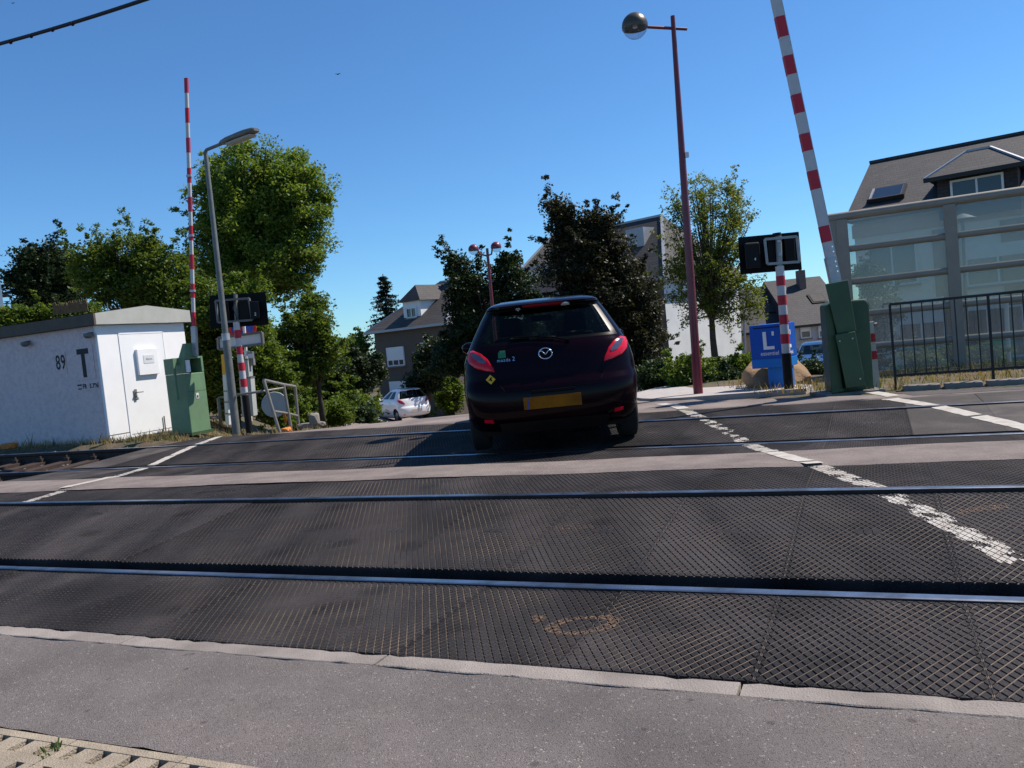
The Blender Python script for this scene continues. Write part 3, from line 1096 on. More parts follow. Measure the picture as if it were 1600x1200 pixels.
def make_car(label, origin, yaw, paint_, detail, sx=1.0, sy=1.0, sz=1.0, name='car', lens_sets=None, plate=None, cat='car'):
    MC = Matrix.Translation(origin) @ Matrix.Rotation(yaw, 4, 'Z') @ Matrix.Diagonal((sx, sy, sz, 1))
    root = thing(name, label, cat, origin)
    NE = 3.0

    def S(x, z, off=0.0):                     # rear surface point
        W, yr, K = interp(W_T, z), interp(R_T, z), interp(K_T, z)
        t = min(.9995, abs(x) / W)
        y = yr + K - K * (1 - t ** NE) ** (1 / NE)
        return Vector((x, y, z))

    def N(x, z):
        e = .006
        a = S(x + e, z) - S(x - e, z)
        c = S(x, z + e) - S(x, z - e)
        n = a.cross(c)
        return n.normalized() if n.length > 0 else Vector((0, -1, 0))

    nr, ns, nf = 18, 30, 12
    cols = []
    for side in (1, -1):
        pass
    half = nr + ns + nf + 1
    rings = []
    for z in ZL:
        W, yr, yf, K = interp(W_T, z), interp(R_T, z), interp(F_T, z), interp(K_T, z)
        Kf = min(.38, (yf - yr) * .3)
        pts = []
        for i in range(nr):
            ph = (i / nr) * math.pi / 2
            pts.append((W * math.sin(ph) ** (2 / NE), yr + K - K * math.cos(ph) ** (2 / NE)))
        for i in range(ns):
            pts.append((W, yr + K + (yf - Kf - yr - K) * i / ns))
        for i in range(nf + 1):
            ph = (i / nf) * math.pi / 2
            pts.append((W * math.cos(ph) ** (2 / 2.6) if i < nf else 0.0, yf - Kf + Kf * math.sin(ph) ** (2 / 2.6)))
        rings.append(pts)
    V, idx = [], {}

    def vid(side, k, i):
        i2 = i
        s = side if 0 < i < half - 1 else 1
        key = (s, k, i2)
        if key not in idx:
            x, y = rings[k][i]
            idx[key] = len(V)
            V.append([s * x, y, ZL[k]])
        return idx[key]
    groups = {}
    for side in (1, -1):
        for k in range(len(ZL) - 1):
            zm = (ZL[k] + ZL[k + 1]) / 2
            for i in range(half - 1):
                q = [vid(side, k, i), vid(side, k, i + 1), vid(side, k + 1, i + 1), vid(side, k + 1, i)]
                if side < 0:
                    q = q[::-1]
                g = 'body'
                ym = (rings[k][i][1] + rings[k][i + 1][1]) / 2
                if i < nr:
                    if 1.04 < zm < 1.385 and i < 12:
                        g = 'rear_window'
                        if i >= 10 or zm < 1.066 or zm > 1.364:
                            g = 'window_border'
                elif i < nr + ns:
                    j = i - nr
                    if 1.05 < zm < 1.365:
                        if 4 <= j < 15: g = 'side_window_a%d' % side
                        elif 17 <= j < 28: g = 'side_window_b%d' % side
                    for wy in (.62, 3.10):
                        if (ym - wy) ** 2 + (zm - .29) ** 2 < .335 ** 2 and zm < .64:
                            g = None
                else:
                    if 1.0 < zm < 1.37 and i > nr + ns + 2:
                        g = 'windscreen'
                if g:
                    groups.setdefault(g, []).append(q)
    # snap wheel-arch edges to the circle
    used = {}
    for q in groups['body']:
        for a, c in zip(q, q[1:] + q[:1]):
            used[(a, c)] = used.get((a, c), 0) + 1
    for (a, c) in list(used):
        if (c, a) not in used:
            for p in (a, c):
                v = V[p]
                if v[2] < .70 and abs(v[0]) > .5:
                    for wy in (.62, 3.10):
                        dx, dz = v[1] - wy, v[2] - .29
                        d = math.hypot(dx, dz)
                        if .2 < d < .42 and v[2] > .165:
                            v[1], v[2] = wy + dx / d * .338, .29 + dz / d * .338

    def emit(g, nm, m_, parent, bevel=0):
        vs_ = sorted({p for q in groups[g] for p in q})
        mp = {p: n for n, p in enumerate(vs_)}
        b = MB()
        b.add([MC @ Vector(V[p]) for p in vs_], [tuple(mp[p] for p in q) for q in groups[g]])
        return b.build(nm, m_, parent, smooth=True, angle=50)
    body = emit('body', 'body', M[paint_], root)
    emit('rear_window', 'rear_window', M['car_glass'], root)
    emit('window_border', 'rear_window_surround', M['car_black'], root)
    emit('windscreen', 'windscreen', M['car_glass'], root)
    for g in sorted(groups):
        if g.startswith('side_window'):
            emit(g, 'side_window', M['car_glass_dark'], root)
    # underside and cabin tub
    b = MB()
    b.box((0, 1.95, .22), (1.36, 3.4, .10), MC)
    b.box((0, 1.85, .36), (1.06, 2.0, .22), MC)
    for wy in (.62, 3.10):
        for s in (-1, 1):
            b.box((s * .66, wy, .44), (.24, .64, .36), MC)
    b.build('underbody', M['car_black'], root)
    # wheels
    for wy in (.62, 3.10):
        for s in (-1, 1):
            b = MB()
            ctr = Matrix.Translation((s * .735, wy, .288)) @ Matrix.Rotation(math.pi / 2 * s, 4, 'Y')
            b.lathe([(.19, -.09), (.25, -.095), (.28, -.08), (.288, -.06), (.288, .06), (.28, .08), (.25, .095), (.19, .085)], MC @ ctr, 28)
            wh = b.build('wheel', M['tyre'], root, smooth=True, angle=50)
            b = MB()
            b.lathe([(.19, .07), (.185, .045), (.05, .055), (.0, .06)], MC @ ctr, 20)
            b.lathe([(.19, -.09), (.185, -.03), (.0, -.03)], MC @ ctr, 20)
            b.build('rim', M['rim'], wh, smooth=True, angle=40)

    def patch(poly, nm, m_, parent, offs=((1, .002), (.96, .010), (.75, .016), (.45, .018), (.12, .018)), dens=6, smooth=True):
        b = MB()
        pts = []
        for (x0, z0), (x1, z1) in zip(poly, poly[1:] + poly[:1]):
            for q in range(dens):
                pts.append((x0 + (x1 - x0) * q / dens, z0 + (z1 - z0) * q / dens))
        cx = sum(p[0] for p in pts) / len(pts)
        cz = sum(p[1] for p in pts) / len(pts)
        V_ = []
        for s, of in offs:
            for x, z in pts:
                x2, z2 = cx + (x - cx) * s, cz + (z - cz) * s
                V_.append(MC @ (S(x2, z2) + N(x2, z2) * of))
        n = len(pts)
        Fc = []
        for r in range(len(offs) - 1):
            for k in range(n):
                Fc.append((r * n + k, r * n + (k + 1) % n, (r + 1) * n + (k + 1) % n, (r + 1) * n + k))
        Fc.append(tuple(range((len(offs) - 1) * n, len(offs) * n)))
        b.add(V_, Fc)
        o = b.build(nm, m_, parent, smooth=smooth, angle=40)
        bm = bmesh.new()
        bm.from_mesh(o.data)
        bmesh.ops.recalc_face_normals(bm, faces=bm.faces)
        bm.to_mesh(o.data)
        bm.free()
        return o
    flat = lambda of: ((1, .0), (.99, of), (.6, of), (.15, of))
    LP = [(-.782, 1.00), (-.72, 1.014), (-.640, .975), (-.580, .917), (-.530, .832), (-.523, .790), (-.605, .805), (-.704, .838), (-.765, .89), (-.789, .955)]
    IN = [(-.735, .985), (-.70, .985), (-.635, .945), (-.588, .888), (-.60, .872), (-.655, .885), (-.715, .935)]
    for s in (-1, 1):
        t = patch([(-s * x, z) for x, z in LP], 'tail_light', M['lamp_lens'], root)
        patch([(-s * x, z) for x, z in IN], 'reversing_lamp', M['lamp_clear'], t, ((1, .012), (.95, .021), (.6, .022), (.15, .022)))
    pm = plate or 'plate_yellow'
    PLT = [(-.29, .415), (.285, .415), (.285, .535), (-.29, .535)]

    def rect_on(x0, x1, z0, z1, of, m_, nm, parent, th=.008):
        b = MB()
        n = 12
        for i in range(n):
            xa, xb = x0 + (x1 - x0) * i / n, x0 + (x1 - x0) * (i + 1) / n
            y = min(S(xa, z0).y, S(xb, z1).y, S(0, z0).y if x0 < 0 < x1 else 9) - of
            ya = yb = y
            b.hexa([MC @ Vector((xa, ya + th, z0)), MC @ Vector((xb, yb + th, z0)), MC @ Vector((xb, yb, z0)), MC @ Vector((xa, ya, z0))],
                   [MC @ Vector((xa, ya + th, z1)), MC @ Vector((xb, yb + th, z1)), MC @ Vector((xb, yb, z1)), MC @ Vector((xa, ya, z1))])
        return b.build(nm, m_, parent)
    pl = rect_on(-.275, .27, .415, .53, .018, M[pm], 'number_plate', root)
    if pm == 'plate_yellow':
        rect_on(-.275, -.225, .4165, .5285, .0195, M['plate_blue'], 'plate_band', pl, .001)
    # high brake light, spoiler edge, fog lamps
    patch([(-.20, 1.387), (.20, 1.387), (.20, 1.407), (-.20, 1.407)], 'brake_light', M['brake_lens'], root, flat(.006))
    for s in (-1, 1):
        patch([(s * .57, .31), (s * .66, .32), (s * .66, .35), (s * .58, .345)], 'rear_reflector', M['lamp_lens'], root, flat(.008))
        # mirrors
        b = MB()
        bmm = bmesh.new()
        bmesh.ops.create_uvsphere(bmm, u_segments=16, v_segments=10, radius=1)
        vv_ = [MC @ Vector((s * .90 + v.co.x * .10, 2.42 + v.co.y * .07, 1.03 + v.co.z * .072 + .02 * s * v.co.x * 0)) for v in bmm.verts]
        b.add(vv_, [tuple(v.index for v in f.verts) for f in bmm.faces])
        bmm.free()
        b.cyl(MC @ Vector((s * .74, 2.45, .97)), MC @ Vector((s * .84, 2.43, 1.0)), .03 * sx, .03 * sx, 8)
        b.build('door_mirror', M[paint_], root, smooth=True)
    # seats, headrests, dashboard
    for s in (-1, 1):
        b = MB()
        b.hexa([MC @ Vector((s * .36 + dx, y, .45)) for dx, y in ((-.25, 1.62), (.25, 1.62), (.25, 1.85), (-.25, 1.85))],
               [MC @ Vector((s * .36 + dx, y, 1.10)) for dx, y in ((-.20, 1.45), (.20, 1.45), (.20, 1.55), (-.20, 1.55))])
        st = b.build('front_seat', M['seat'], root, bevel=.04)
        b = MB()
        b.hexa([MC @ Vector((s * .36 + dx, y, 1.12)) for dx, y in ((-.14, 1.43), (.14, 1.43), (.14, 1.53), (-.14, 1.53))],
               [MC @ Vector((s * .36 + dx, y, 1.32)) for dx, y in ((-.11, 1.40), (.11, 1.40), (.11, 1.48), (-.11, 1.48))])
        b.build('headrest', M['seat'], st, bevel=.03)
    b = MB()
    b.hexa([MC @ Vector(p) for p in ((-.6, .42, .55), (.6, .42, .55), (.6, 1.0, .55), (-.6, 1.0, .55))], [MC @ Vector(p) for p in ((-.58, .42, 1.02), (.58, .42, 1.02), (.56, .86, 1.04), (-.56, .86, 1.04))])
    b.build('rear_bench', M['seat'], root)
    b = MB()
    b.hexa([MC @ Vector(p) for p in ((-.7, 2.2, .5), (.7, 2.2, .5), (.7, 2.6, .5), (-.7, 2.6, .5))], [MC @ Vector(p) for p in ((-.68, 2.25, 1.0), (.68, 2.25, 1.0), (.66, 2.55, .99), (-.66, 2.55, .99))])
    b.build('dashboard', M['seat'], root)
    one(lambda b: b.box((0, 1.95, 1.30), (.24, .02, .07), MC), 'interior_mirror', M['seat'], root)
    if detail:
        # wiper
        b = MB()
        wp = [(.20, 1.015), (.05, 1.052), (-.08, 1.072), (-.32, 1.082)]
        b.tube([MC @ (S(x, z) + N(x, z) * .028) for x, z in [(wp[0][0] + (wp[1][0] - wp[0][0]) * t, wp[0][1] + (wp[1][1] - wp[0][1]) * t) for t in (0, .5, 1)] + wp[2:]], .010, 8, .006)
        b.cyl(MC @ (S(.20, 1.015) + N(.2, 1.015) * .0), MC @ (S(.20, 1.015) + N(.2, 1.015) * .045), .020, .016, 14)
        wi = b.build('rear_wiper', M['car_black'], root, smooth=True, angle=40)
        one(lambda b: b.tube([MC @ (S(x, z) + N(x, z) * .014) for x, z in ((.09, 1.062), (-.1, 1.08), (-.34, 1.082))], .006, 6), 'wiper_blade', M['tyre'], wi)
        # emblem
        b = MB()
        ex, ez = -.024, .918
        P = lambda x, z, of=.012: MC @ (S(x, z) + N(x, z) * of)
        b.tube([P(ex + .063 * math.cos(a), ez + .050 * math.sin(a)) for a in [2 * math.pi * k / 40 for k in range(41)]], .0055, 8)
        em = b.build('emblem_ring', M['chrome'], root, smooth=True)
        b = MB()
        wing = [(-.060, .016), (-.046, .025), (-.030, .023), (-.014, .004), (0, -.010), (.014, .004), (.030, .023), (.046, .025), (.060, .016)]
        b.tube([P(ex + x, ez + z) for x, z in wing], .0055, 8)
        b.build('emblem_wing', M['chrome'], em, smooth=True)
        # badge lettering
        def text_on(txt, x, z, size, m_, nm, parent, sp=1.0, tilt=0):
            n = N(x, z)
            o_ = S(x, z) + n * .004
            e = .03
            xd = (S(x + e, z) - S(x - e, z)).normalized()
            fr = frame(MC @ o_, MC.to_3x3() @ xd, MC.to_3x3() @ n.cross(xd) * (1 if n.cross(xd).z > 0 else -1))
            return text_mesh(txt, size, fr, nm, m_, parent, .0025, sp)
        text_on('mazda', -.425, .893, .046, M['chrome'], 'badge_lettering', root, 1.15)
        text_on('2', -.330, .897, .058, M['chrome'], 'badge_numeral', root)
        # stickers
        st = patch([(-.567, .677), (-.520, .723), (-.567, .769), (-.614, .723)], 'sticker', M['sticker_yellow'], root, flat(.004))
        tag(st, 'yellow diamond sticker with a black animal outline')
        kang = [(-.592, .712), (-.580, .722), (-.570, .738), (-.556, .748), (-.550, .742), (-.558, .730), (-.556, .716), (-.548, .704), (-.560, .706), (-.570, .716), (-.580, .713)]
        b = MB()
        b.poly(*[MC @ (S(x, z) + N(x, z) * .006) for x, z in kang])
        b.build('sticker_figure', M['car_black'], st)
        st = patch([(-.475, .915), (-.405, .915), (-.405, .985), (-.455, .985), (-.475, .965)], 'sticker', M['sticker_green'], root, flat(.004))
        tag(st, 'green square sticker')
        b = MB()
        hp = []
        for k in range(29):
            t = 2 * math.pi * k / 28
            hp.append((-.245 + .0016 * 16 * math.sin(t) ** 3 * .8, 1.374 + .0016 * .8 * (13 * math.cos(t) - 5 * math.cos(2 * t) - 2 * math.cos(3 * t) - math.cos(4 * t))))
        b.tube([MC @ (S(x, z) + N(x, z) * .008) for x, z in hp], .0035, 6)
        tag(b.build('sticker', M['sign_white'], root), 'small white heart outline sticker')
        st = patch([(.195, 1.367), (.25, 1.367), (.268, 1.38), (.255, 1.396), (.222, 1.402), (.19, 1.394), (.18, 1.38)], 'sticker', M['sign_white'], root, flat(.008))
        tag(st, 'white oval sticker')
        # tailgate seams and bumper step
        b = MB()
        sm = [(-.50, .79), (-.50, .68), (-.44, .60), (.44, .60), (.50, .68), (.50, .79)]
        dn = []
        for (x0, z0), (x1, z1) in zip(sm, sm[1:]):
            for q in range(10):
                dn.append((x0 + (x1 - x0) * q / 10, z0 + (z1 - z0) * q / 10))
        b.tube([MC @ (S(x, z) + N(x, z) * .001) for x, z in dn], .004, 6)
        b.build('tailgate_seam', M['car_black'], root)
        b = MB()
        b.tube([MC @ (S(x, .66) + Vector((0, -.004, -.02))) for x in lin(-.60, .60, 30)], .006, 6)
        b.build('bumper_edge', M[paint_], root, smooth=True)
        b = MB()
        b.cyl(MC @ Vector((.42, .10, .20)), MC @ Vector((.42, .45, .22)), .028, .028, 14, False)
        b.build('exhaust_pipe', M['galv'], root, smooth=True)
        # number plate housing handle bar
        b = MB()
        b.bar(MC @ (S(-.20, .575) + Vector((0, -.012, 0))), MC @ (S(.22, .575) + Vector((0, -.012, 0))), .03, .03)
        b.build('tailgate_handle', M['car_black'], root, bevel=.008)
        b = MB()
        b.hexa([MC @ Vector(p) for p in ((-.44, .10, .19), (.44, .10, .19), (.50, .06, .19), (-.50, .06, .19))], [MC @ Vector(p) for p in ((-.5, .2, .30), (.5, .2, .30), (.52, .035, .30), (-.52, .035, .30))])
        b.build('bumper_insert', M['car_black'], root)
    else:
        b = MB()
        b.tube([MC @ (S(x, .66) + Vector((0, -.004, -.02))) for x in lin(-.60, .60, 20)], .008, 5)
        b.build('bumper_seam', M['car_black'], root)
        for s in (-1, 1):
            one(lambda b: b.box((s * .852, 1.25, .86), (.03, .18, .03), MC), 'door_handle', M[paint_], root)
    return root


make_car('very dark purple hatchback seen from behind, crossing the far track', Vector((.365, 7.66, .022)), math.radians(-1.5), 'car_paint', True)
_p = at(652, 656, 37)
make_car('small white hatchback parked beyond the crossing by the dark house', Vector((_p.x + .1, 36.5, drop(_p.x, 36.5) + .08)), math.radians(33), 'white_car', False, .95, .89, .985, plate='plate_blur')
_p = at(1284, 590, 34)
make_car('pale blue car parked far behind the right barrier machine', Vector((_p.x + .6, 36.0, drop(_p.x, 36) + .08)), math.radians(160), 'blue_car', False, plate='plate_blur')

# ================================================================== left side
U3, N3, Z3 = Vector((UX, UY, 0)), Vector((NX, NY, 0)), Vector((0, 0, 1))

# equipment hut: near right corner at pixel (173,690)
hz = .04
hc = gnd(173, 690, hz)
HW, HL = 1.98, 9.0                           # end width, length along the track
wall_h = 2.04
hut = thing('equipment_hut', 'low white trackside equipment hut with dark fascia and steel door', 'hut', hc)


def hp(a, w, z):                              # a along the track to the left, w away from the track, z up
    return hc - U3 * a + N3 * w + Z3 * z


def hbox(b, a0, a1, w0, w1, z0, z1):
    b.hexa([hp(a1, w0, z0), hp(a0, w0, z0), hp(a0, w1, z0), hp(a1, w1, z0)], [hp(a1, w0, z1), hp(a0, w0, z1), hp(a0, w1, z1), hp(a1, w1, z1)])


one(lambda b: hbox(b, 0.0605, HL, 0, HW, 0, wall_h), 'wall', M['roughcast_shaded'], hut, bevel=.01)
one(lambda b: hbox(b, 0, .06, -.006, HW + .004, 0, wall_h), 'end_wall', M['render_white'], hut, bevel=.008)
one(lambda b: hbox(b, .0, HL, -.004, HW, -.15, .0), 'plinth', M['concrete'], hut)
# roof: shallow gable seen on the end, deep fascia
ov = .10
b = MB()
e0, e1 = -.09, HW + .10
zt0, zr = wall_h + .20, wall_h + .33
wr = (e0 + e1) / 2 + .05
b.add([hp(-ov, e0 + .02, wall_h + .005), hp(-ov, e1, wall_h + .005), hp(-ov, e1, zt0 + .03), hp(-ov, wr, zr), hp(-ov, e0 + .02, zt0),
       hp(-ov + .03, e0 + .02, wall_h + .005), hp(-ov + .03, e1, wall_h + .005), hp(-ov + .03, e1, zt0 + .03), hp(-ov + .03, wr, zr), hp(-ov + .03, e0 + .02, zt0)],
      [(0, 1, 2, 3, 4), (9, 8, 7, 6, 5), (0, 5, 6, 1), (1, 6, 7, 2), (2, 7, 8, 3), (3, 8, 9, 4), (4, 9, 5, 0)])
b.build('end_fascia', M['fascia'], hut)
one(lambda b: hbox(b, -ov, HL, e0 - .02, e0 + .018, wall_h - .0, zt0), 'side_fascia', M['fascia_dark'], hut)
b = MB()
b.poly(hp(-ov + .01, e0, zt0 + .01), hp(-ov + .01, wr, zr + .01), hp(HL, wr, zr + .01), hp(HL, e0, zt0 + .01))
b.poly(hp(-ov + .01, wr, zr + .01), hp(-ov + .01, e1, zt0 + .04), hp(HL, e1, zt0 + .04), hp(HL, wr, zr + .01))
b.poly(hp(-ov + .032, e0 + .02, wall_h + .004), hp(HL, e0 + .02, wall_h + .004), hp(HL, e1, wall_h + .004), hp(-ov + .032, e1, wall_h + .004))
b.build('roof', M['fascia_dark'], hut)
one(lambda b: b.cyl(hp(.9, 1.05, zr), hp(.9, 1.05, zr + .16), .012, .008, 6), 'antenna', M['galv'], hut)
# steel door on the lit end
dz0, dz1 = .06, 1.86
door = one(lambda b: hbox(b, -.008, .0, .452, 1.418, dz0, dz1), 'door', M['door_white'], hut, bevel=.003)
b = MB()
for w0, w1, z0, z1 in ((.425, .45, 0.02, dz1 + .03), (1.42, 1.445, .02, dz1 + .03), (.425, 1.445, dz1 + .003, dz1 + .03)):
    hbox(b, -.012, .0, w0, w1, z0, z1)
b.build('door_frame', M['door_white'], hut)
one(lambda b: hbox(b, -.065, -.008, .74, 1.20, 1.10, 1.58), 'meter_box', M['door_white'], door, bevel=.006)
one(lambda b: hbox(b, -.070, -.065, .86, 1.10, 1.31, 1.46), 'notice', M['sign_white'], door)
MU = frame(hp(-.0705, .98, 1.385), N3, Z3)
text_mesh('Alarm', .06, MU, 'notice_lettering', M['grey_metal'], door, .0008)
b = MB()
hbox(b, -.03, -.022, .60, .66, .66, .86)
b.cyl(hp(-.022, .63, .80), hp(-.075, .63, .80), .012, .012, 10)
b.cyl(hp(-.075, .62, .80), hp(-.075, .76, .80), .011, .011, 10)
b.cyl(hp(-.022, .63, .69), hp(-.04, .63, .69), .018, .018, 10)
b.build('door_handle', M['galv'], door, bevel=.003)
b = MB()
hbox(b, -.004, .0005, 0, HW, .10, .112)
b.build('base_joint', M['grey_metal'], hut)
b = MB()
b.cyl(hp(-.03, 1.20, .0), hp(-.03, 1.20, .30), .012, .012, 8)
b.build('conduit', M['galv'], hut)
# bracket lamps under the eave of the long side
for a in (.10, 1.72):
    b = MB()
    b.lathe([(.0, -.07), (.05, -.06), (.08, -.02), (.07, .02), (.0, .03)], Matrix.Translation(hp(a, -.10, wall_h - .15)), 14)
    b.cyl(hp(a, 0, wall_h - .12), hp(a, -.09, wall_h - .13), .014, .014, 8)
    b.build('wall_lamp', M['grey_metal'], hut, smooth=True)
# number plates on the long shaded side
MS = lambda a, z: frame(hp(a, -.014, z), U3, Z3)


def plate_on(a, z, w, h, name_):
    return one(lambda b: hbox(b, a - w / 2, a + w / 2, -.012, -.002, z - h / 2, z + h / 2), name_, M['roughcast_shaded'], hut)


p_ = plate_on(.98, 1.46, .26, .40, 'number_plate')
text_mesh('89', .36, MS(.98, 1.46) @ Matrix.Diagonal((.66, 1, 1, 1)), 'plate_lettering', M['black_sign'], p_, .002, 1.1, .004)
p_ = plate_on(.40, 1.42, .50, .60, 'number_plate')
b = MB()
hbox(b, .255, .545, -.016, -.0122, 1.57, 1.665)
hbox(b, .355, .445, -.0158, -.0122, 1.16, 1.5705)
b.build('plate_lettering', M['black_sign'], p_)
p_ = plate_on(.40, 1.00, .56, .13, 'number_plate')
b = MB()
hbox(b, .52, .63, -.016, -.0122, 1.02, 1.045)
hbox(b, .53, .62, -.016, -.0122, .955, .975)
b.build('plate_lettering', M['black_sign'], p_)
text_mesh('FR', .11, MS(.45, 1.0) @ Matrix.Diagonal((.8, 1, 1, 1)), 'plate_lettering', M['black_sign'], p_, .002, 1.1, .003)
text_mesh('3.796', .11, MS(.22, 1.0) @ Matrix.Diagonal((.8, 1, 1, 1)), 'plate_lettering', M['black_sign'], p_, .002, 1.1, .003)

# white house sliver at the far left edge
wp_ = at(-40, 500, 22)
hs = thing('house', 'white rendered house corner just showing at the left picture edge', 'house', (wp_.x, 22, drop(wp_.x, 22)))
xe = at(6, 480, 22).x
one(lambda b: b.hexa([(xe - 4, 22, -1), (xe, 22, -1), (xe * 1.21, 26.2, -1), (xe - 4.6, 26.2, -1)], [(xe - 4, 22, 4.05), (xe, 22, 4.05), (xe * 1.21, 26.2, 4.05), (xe - 4.6, 26.2, 4.05)]), 'wall', M['wall_white'], hs)
b = MB()
cx_ = xe - 2.4
b.add([(cx_ - 2.3, 21.8, 4.06), (cx_ + .9, 21.8, 4.06), (cx_ + .2, 26.2, 4.06), (cx_ - 2.3, 26.2, 4.06), (cx_ - 2.3, 24, 5.2), (cx_ - .9, 24, 5.2)], [(0, 1, 5, 4), (3, 4, 5, 2), (1, 2, 5), (0, 4, 3), (0, 3, 2, 1)])
b.build('roof', M['slate'], hs)


def striped(root, p0, p1, w, h, bands, start_red, side, name_='stripe', cyl=False, part='boom'):
    p0, p1 = Vector(p0), Vector(p1)
    b = MB()
    (b.cyl(p0, p1, w / 2, w / 2, 16) if cyl else b.bar(p0, p1, w, h, side))
    bo = b.build(part, M['white_band'], root, smooth=cyl, angle=40)
    for k, (t0, t1) in enumerate(bands):
        b = MB()
        a, c = p0.lerp(p1, t0), p0.lerp(p1, t1)
        (b.cyl(a, c, w / 2 + .002, w / 2 + .002, 16) if cyl else b.bar(a, c, w + .004, h + .004, side))
        b.build(name_, M['red_band'], bo, smooth=cyl, angle=40)
    return bo


# left barrier: green drive cabinet and raised boom
gb = gnd(300, 678, .03)
gm = thing('barrier_machine', 'light green barrier drive cabinet with raised striped boom beside the white hut', 'barrier', gb, 'level crossing barriers')
gp = lambda a, w, z: gb + U3 * a + N3 * w + Z3 * z     # a to the right along track, w away


def gbox(b, a0, a1, w0, w1, z0, z1):
    b.hexa([gp(a0, w0, z0), gp(a1, w0, z0), gp(a1, w1, z0), gp(a0, w1, z0)], [gp(a0, w0, z1), gp(a1, w0, z1), gp(a1, w1, z1), gp(a0, w1, z1)])


CH = 1.345
b = MB()
gbox(b, -.46, 0, 0, .46, 0, 1.06)
cb = b.build('cabinet', M['green_paint'], gm, bevel=.012)
b = MB()                                        # open head with a window-like recess
gbox(b, -.46, 0, 0, .05, 1.063, CH)
gbox(b, -.46, 0, .41, .46, 1.063, CH)
gbox(b, -.46, 0, .0502, .4098, CH - .035, CH - .001)
gbox(b, -.46, -.44, .0502, .4098, 1.063, CH - .036)
b.build('head_frame', M['green_paint'], gm, bevel=.004)
one(lambda b: gbox(b, -.30, -.28, .06, .40, 1.07, CH - .04), 'head_back', M['signal_black'], gm)
one(lambda b: gbox(b, -.035, -.02, .06, .17, 1.08, CH - .05), 'head_plate', M['door_white'], gm)
one(lambda b: gbox(b, -.475, .03, -.03, .49, -.03, .025), 'foot_plate', M['green_dark'], gm)
one(lambda b: gbox(b, -.15, -.125, -.11, -.06, .62, CH), 'side_arm', M['green_paint'], gm, bevel=.004)
one(lambda b: gbox(b, -.15, -.125, -.06, .0, 1.22, CH - .002), 'arm_bracket', M['green_paint'], gm)
one(lambda b: gbox(b, -.003, .002, .002, .458, .735, .74), 'panel_joint', M['green_dark'], gm)
b = MB()
gbox(b, .002, .006, .20, .26, .60, .70)
lk = b.build('lock_plate', M['sign_white'], gm)
one(lambda b: gbox(b, .006, .009, .215, .245, .615, .66), 'keyhole', M['black_sign'], lk)
# boom
bt = at(291, 122, gb.y + .25)
bb = at(304, 546, gb.y + .25)
b = MB()
b.add([gp(-.16, .06, CH), gp(-.02, .06, CH), gp(-.02, .34, CH), gp(-.16, .34, CH)] + [gp(-.09, .12, CH + .24), gp(-.03, .12, CH + .24), gp(-.03, .30, CH + .24), gp(-.09, .30, CH + .24)],
      [(3, 2, 1, 0), (4, 5, 6, 7), (0, 1, 5, 4), (1, 2, 6, 5), (2, 3, 7, 6), (3, 0, 4, 7)])
b.build('boom_bracket', M['green_paint'], gm)
Lb = 1.0
px_red = [(122, 145), (168, 191), (214, 237), (261, 284), (306, 329), (351, 374), (396, 419), (442, 464), (487, 509)]
bands = [((546 - c) / (546 - 122), (546 - a) / (546 - 122)) for a, c in px_red]
boom = striped(gm, bb, bt, .066, .03, bands, True, U3)
one(lambda b: b.bar(bb - Z3 * .12, bb.lerp(bt, .085), .105, .05, U3), 'boom_socket', M['alu'], gm)
for t in (.215, .42, .64):
    one(lambda b: b.bar(bb.lerp(bt, t), bb.lerp(bt, t + .008), .105, .04, U3), 'boom_clip', M['alu'], boom)

# grey column lamp
lb = gnd(369, 673, .03)
lt = at(321, 237, lb.y + .1)
ls = thing('street_lamp', 'leaning grey steel street lamp with long flat head in front of the big tree', 'street lamp', lb)
lm_ = lb.lerp(lt, .33)
one(lambda b: b.cyl(lb - Z3 * .1, lm_, .068, .064, 16), 'column_base', M['lamp_grey'], ls, smooth=True, angle=40)
one(lambda b: b.cyl(lm_, lt, .052, .036, 16), 'column', M['lamp_grey'], ls, smooth=True, angle=40)
one(lambda b: b.cyl(lm_ - (lm_ - lb).normalized() * .02, lm_ + (lm_ - lb).normalized() * .10, .067, .067, 16), 'collar', M['alu'], ls, smooth=True, angle=40)
ha = at(345, 225, lb.y - .1)
hb_ = at(401, 203, lb.y - .75)
one(lambda b: b.tube([lt - (lt - lb).normalized() * .0, lt + Z3 * .02 + (ha - lt) * .1, ha], .028, 10), 'arm', M['lamp_grey'], ls, smooth=True, angle=40)
hd = (hb_ - ha)
hl = hd.length
fr_ = frame(ha, hd, Vector((hd.y, -hd.x, 0)) * -1)
b = MB()
prof_w = [(0, .045, .03), (.08, .075, .05), (.25, .10, .065), (.7, .105, .07), (.93, .09, .055), (1.0, .055, .03)]
rings_ = []
for f_, w_, h_ in prof_w:
    for k in range(16):
        a = 2 * math.pi * k / 16
        zz = h_ * math.sin(a) * (1.0 if math.sin(a) > 0 else .55)
        rings_.append(fr_ @ Vector((f_ * hl, w_ * (abs(math.cos(a)) ** .7) * (1 if math.cos(a) > 0 else -1), zz)))
b.add(rings_, [(i * 16 + k, i * 16 + (k + 1) % 16, (i + 1) * 16 + (k + 1) % 16, (i + 1) * 16 + k) for i in range(5) for k in range(16)] + [tuple(range(16)), tuple(range(95, 79, -1))])
hd_ = b.build('lamp_head', M['lamp_grey'], ls, smooth=True, angle=60)
b = MB()
cov = []
for f_, w_ in ((.22, .075), (.5, .085), (.9, .07)):
    for s in (-1, 1):
        cov.append(fr_ @ Vector((f_ * hl, s * w_, -.045)))
for f_, w_ in ((.25, .06), (.5, .07), (.86, .055)):
    for s in (-1, 1):
        cov.append(fr_ @ Vector((f_ * hl, s * w_, -.075)))
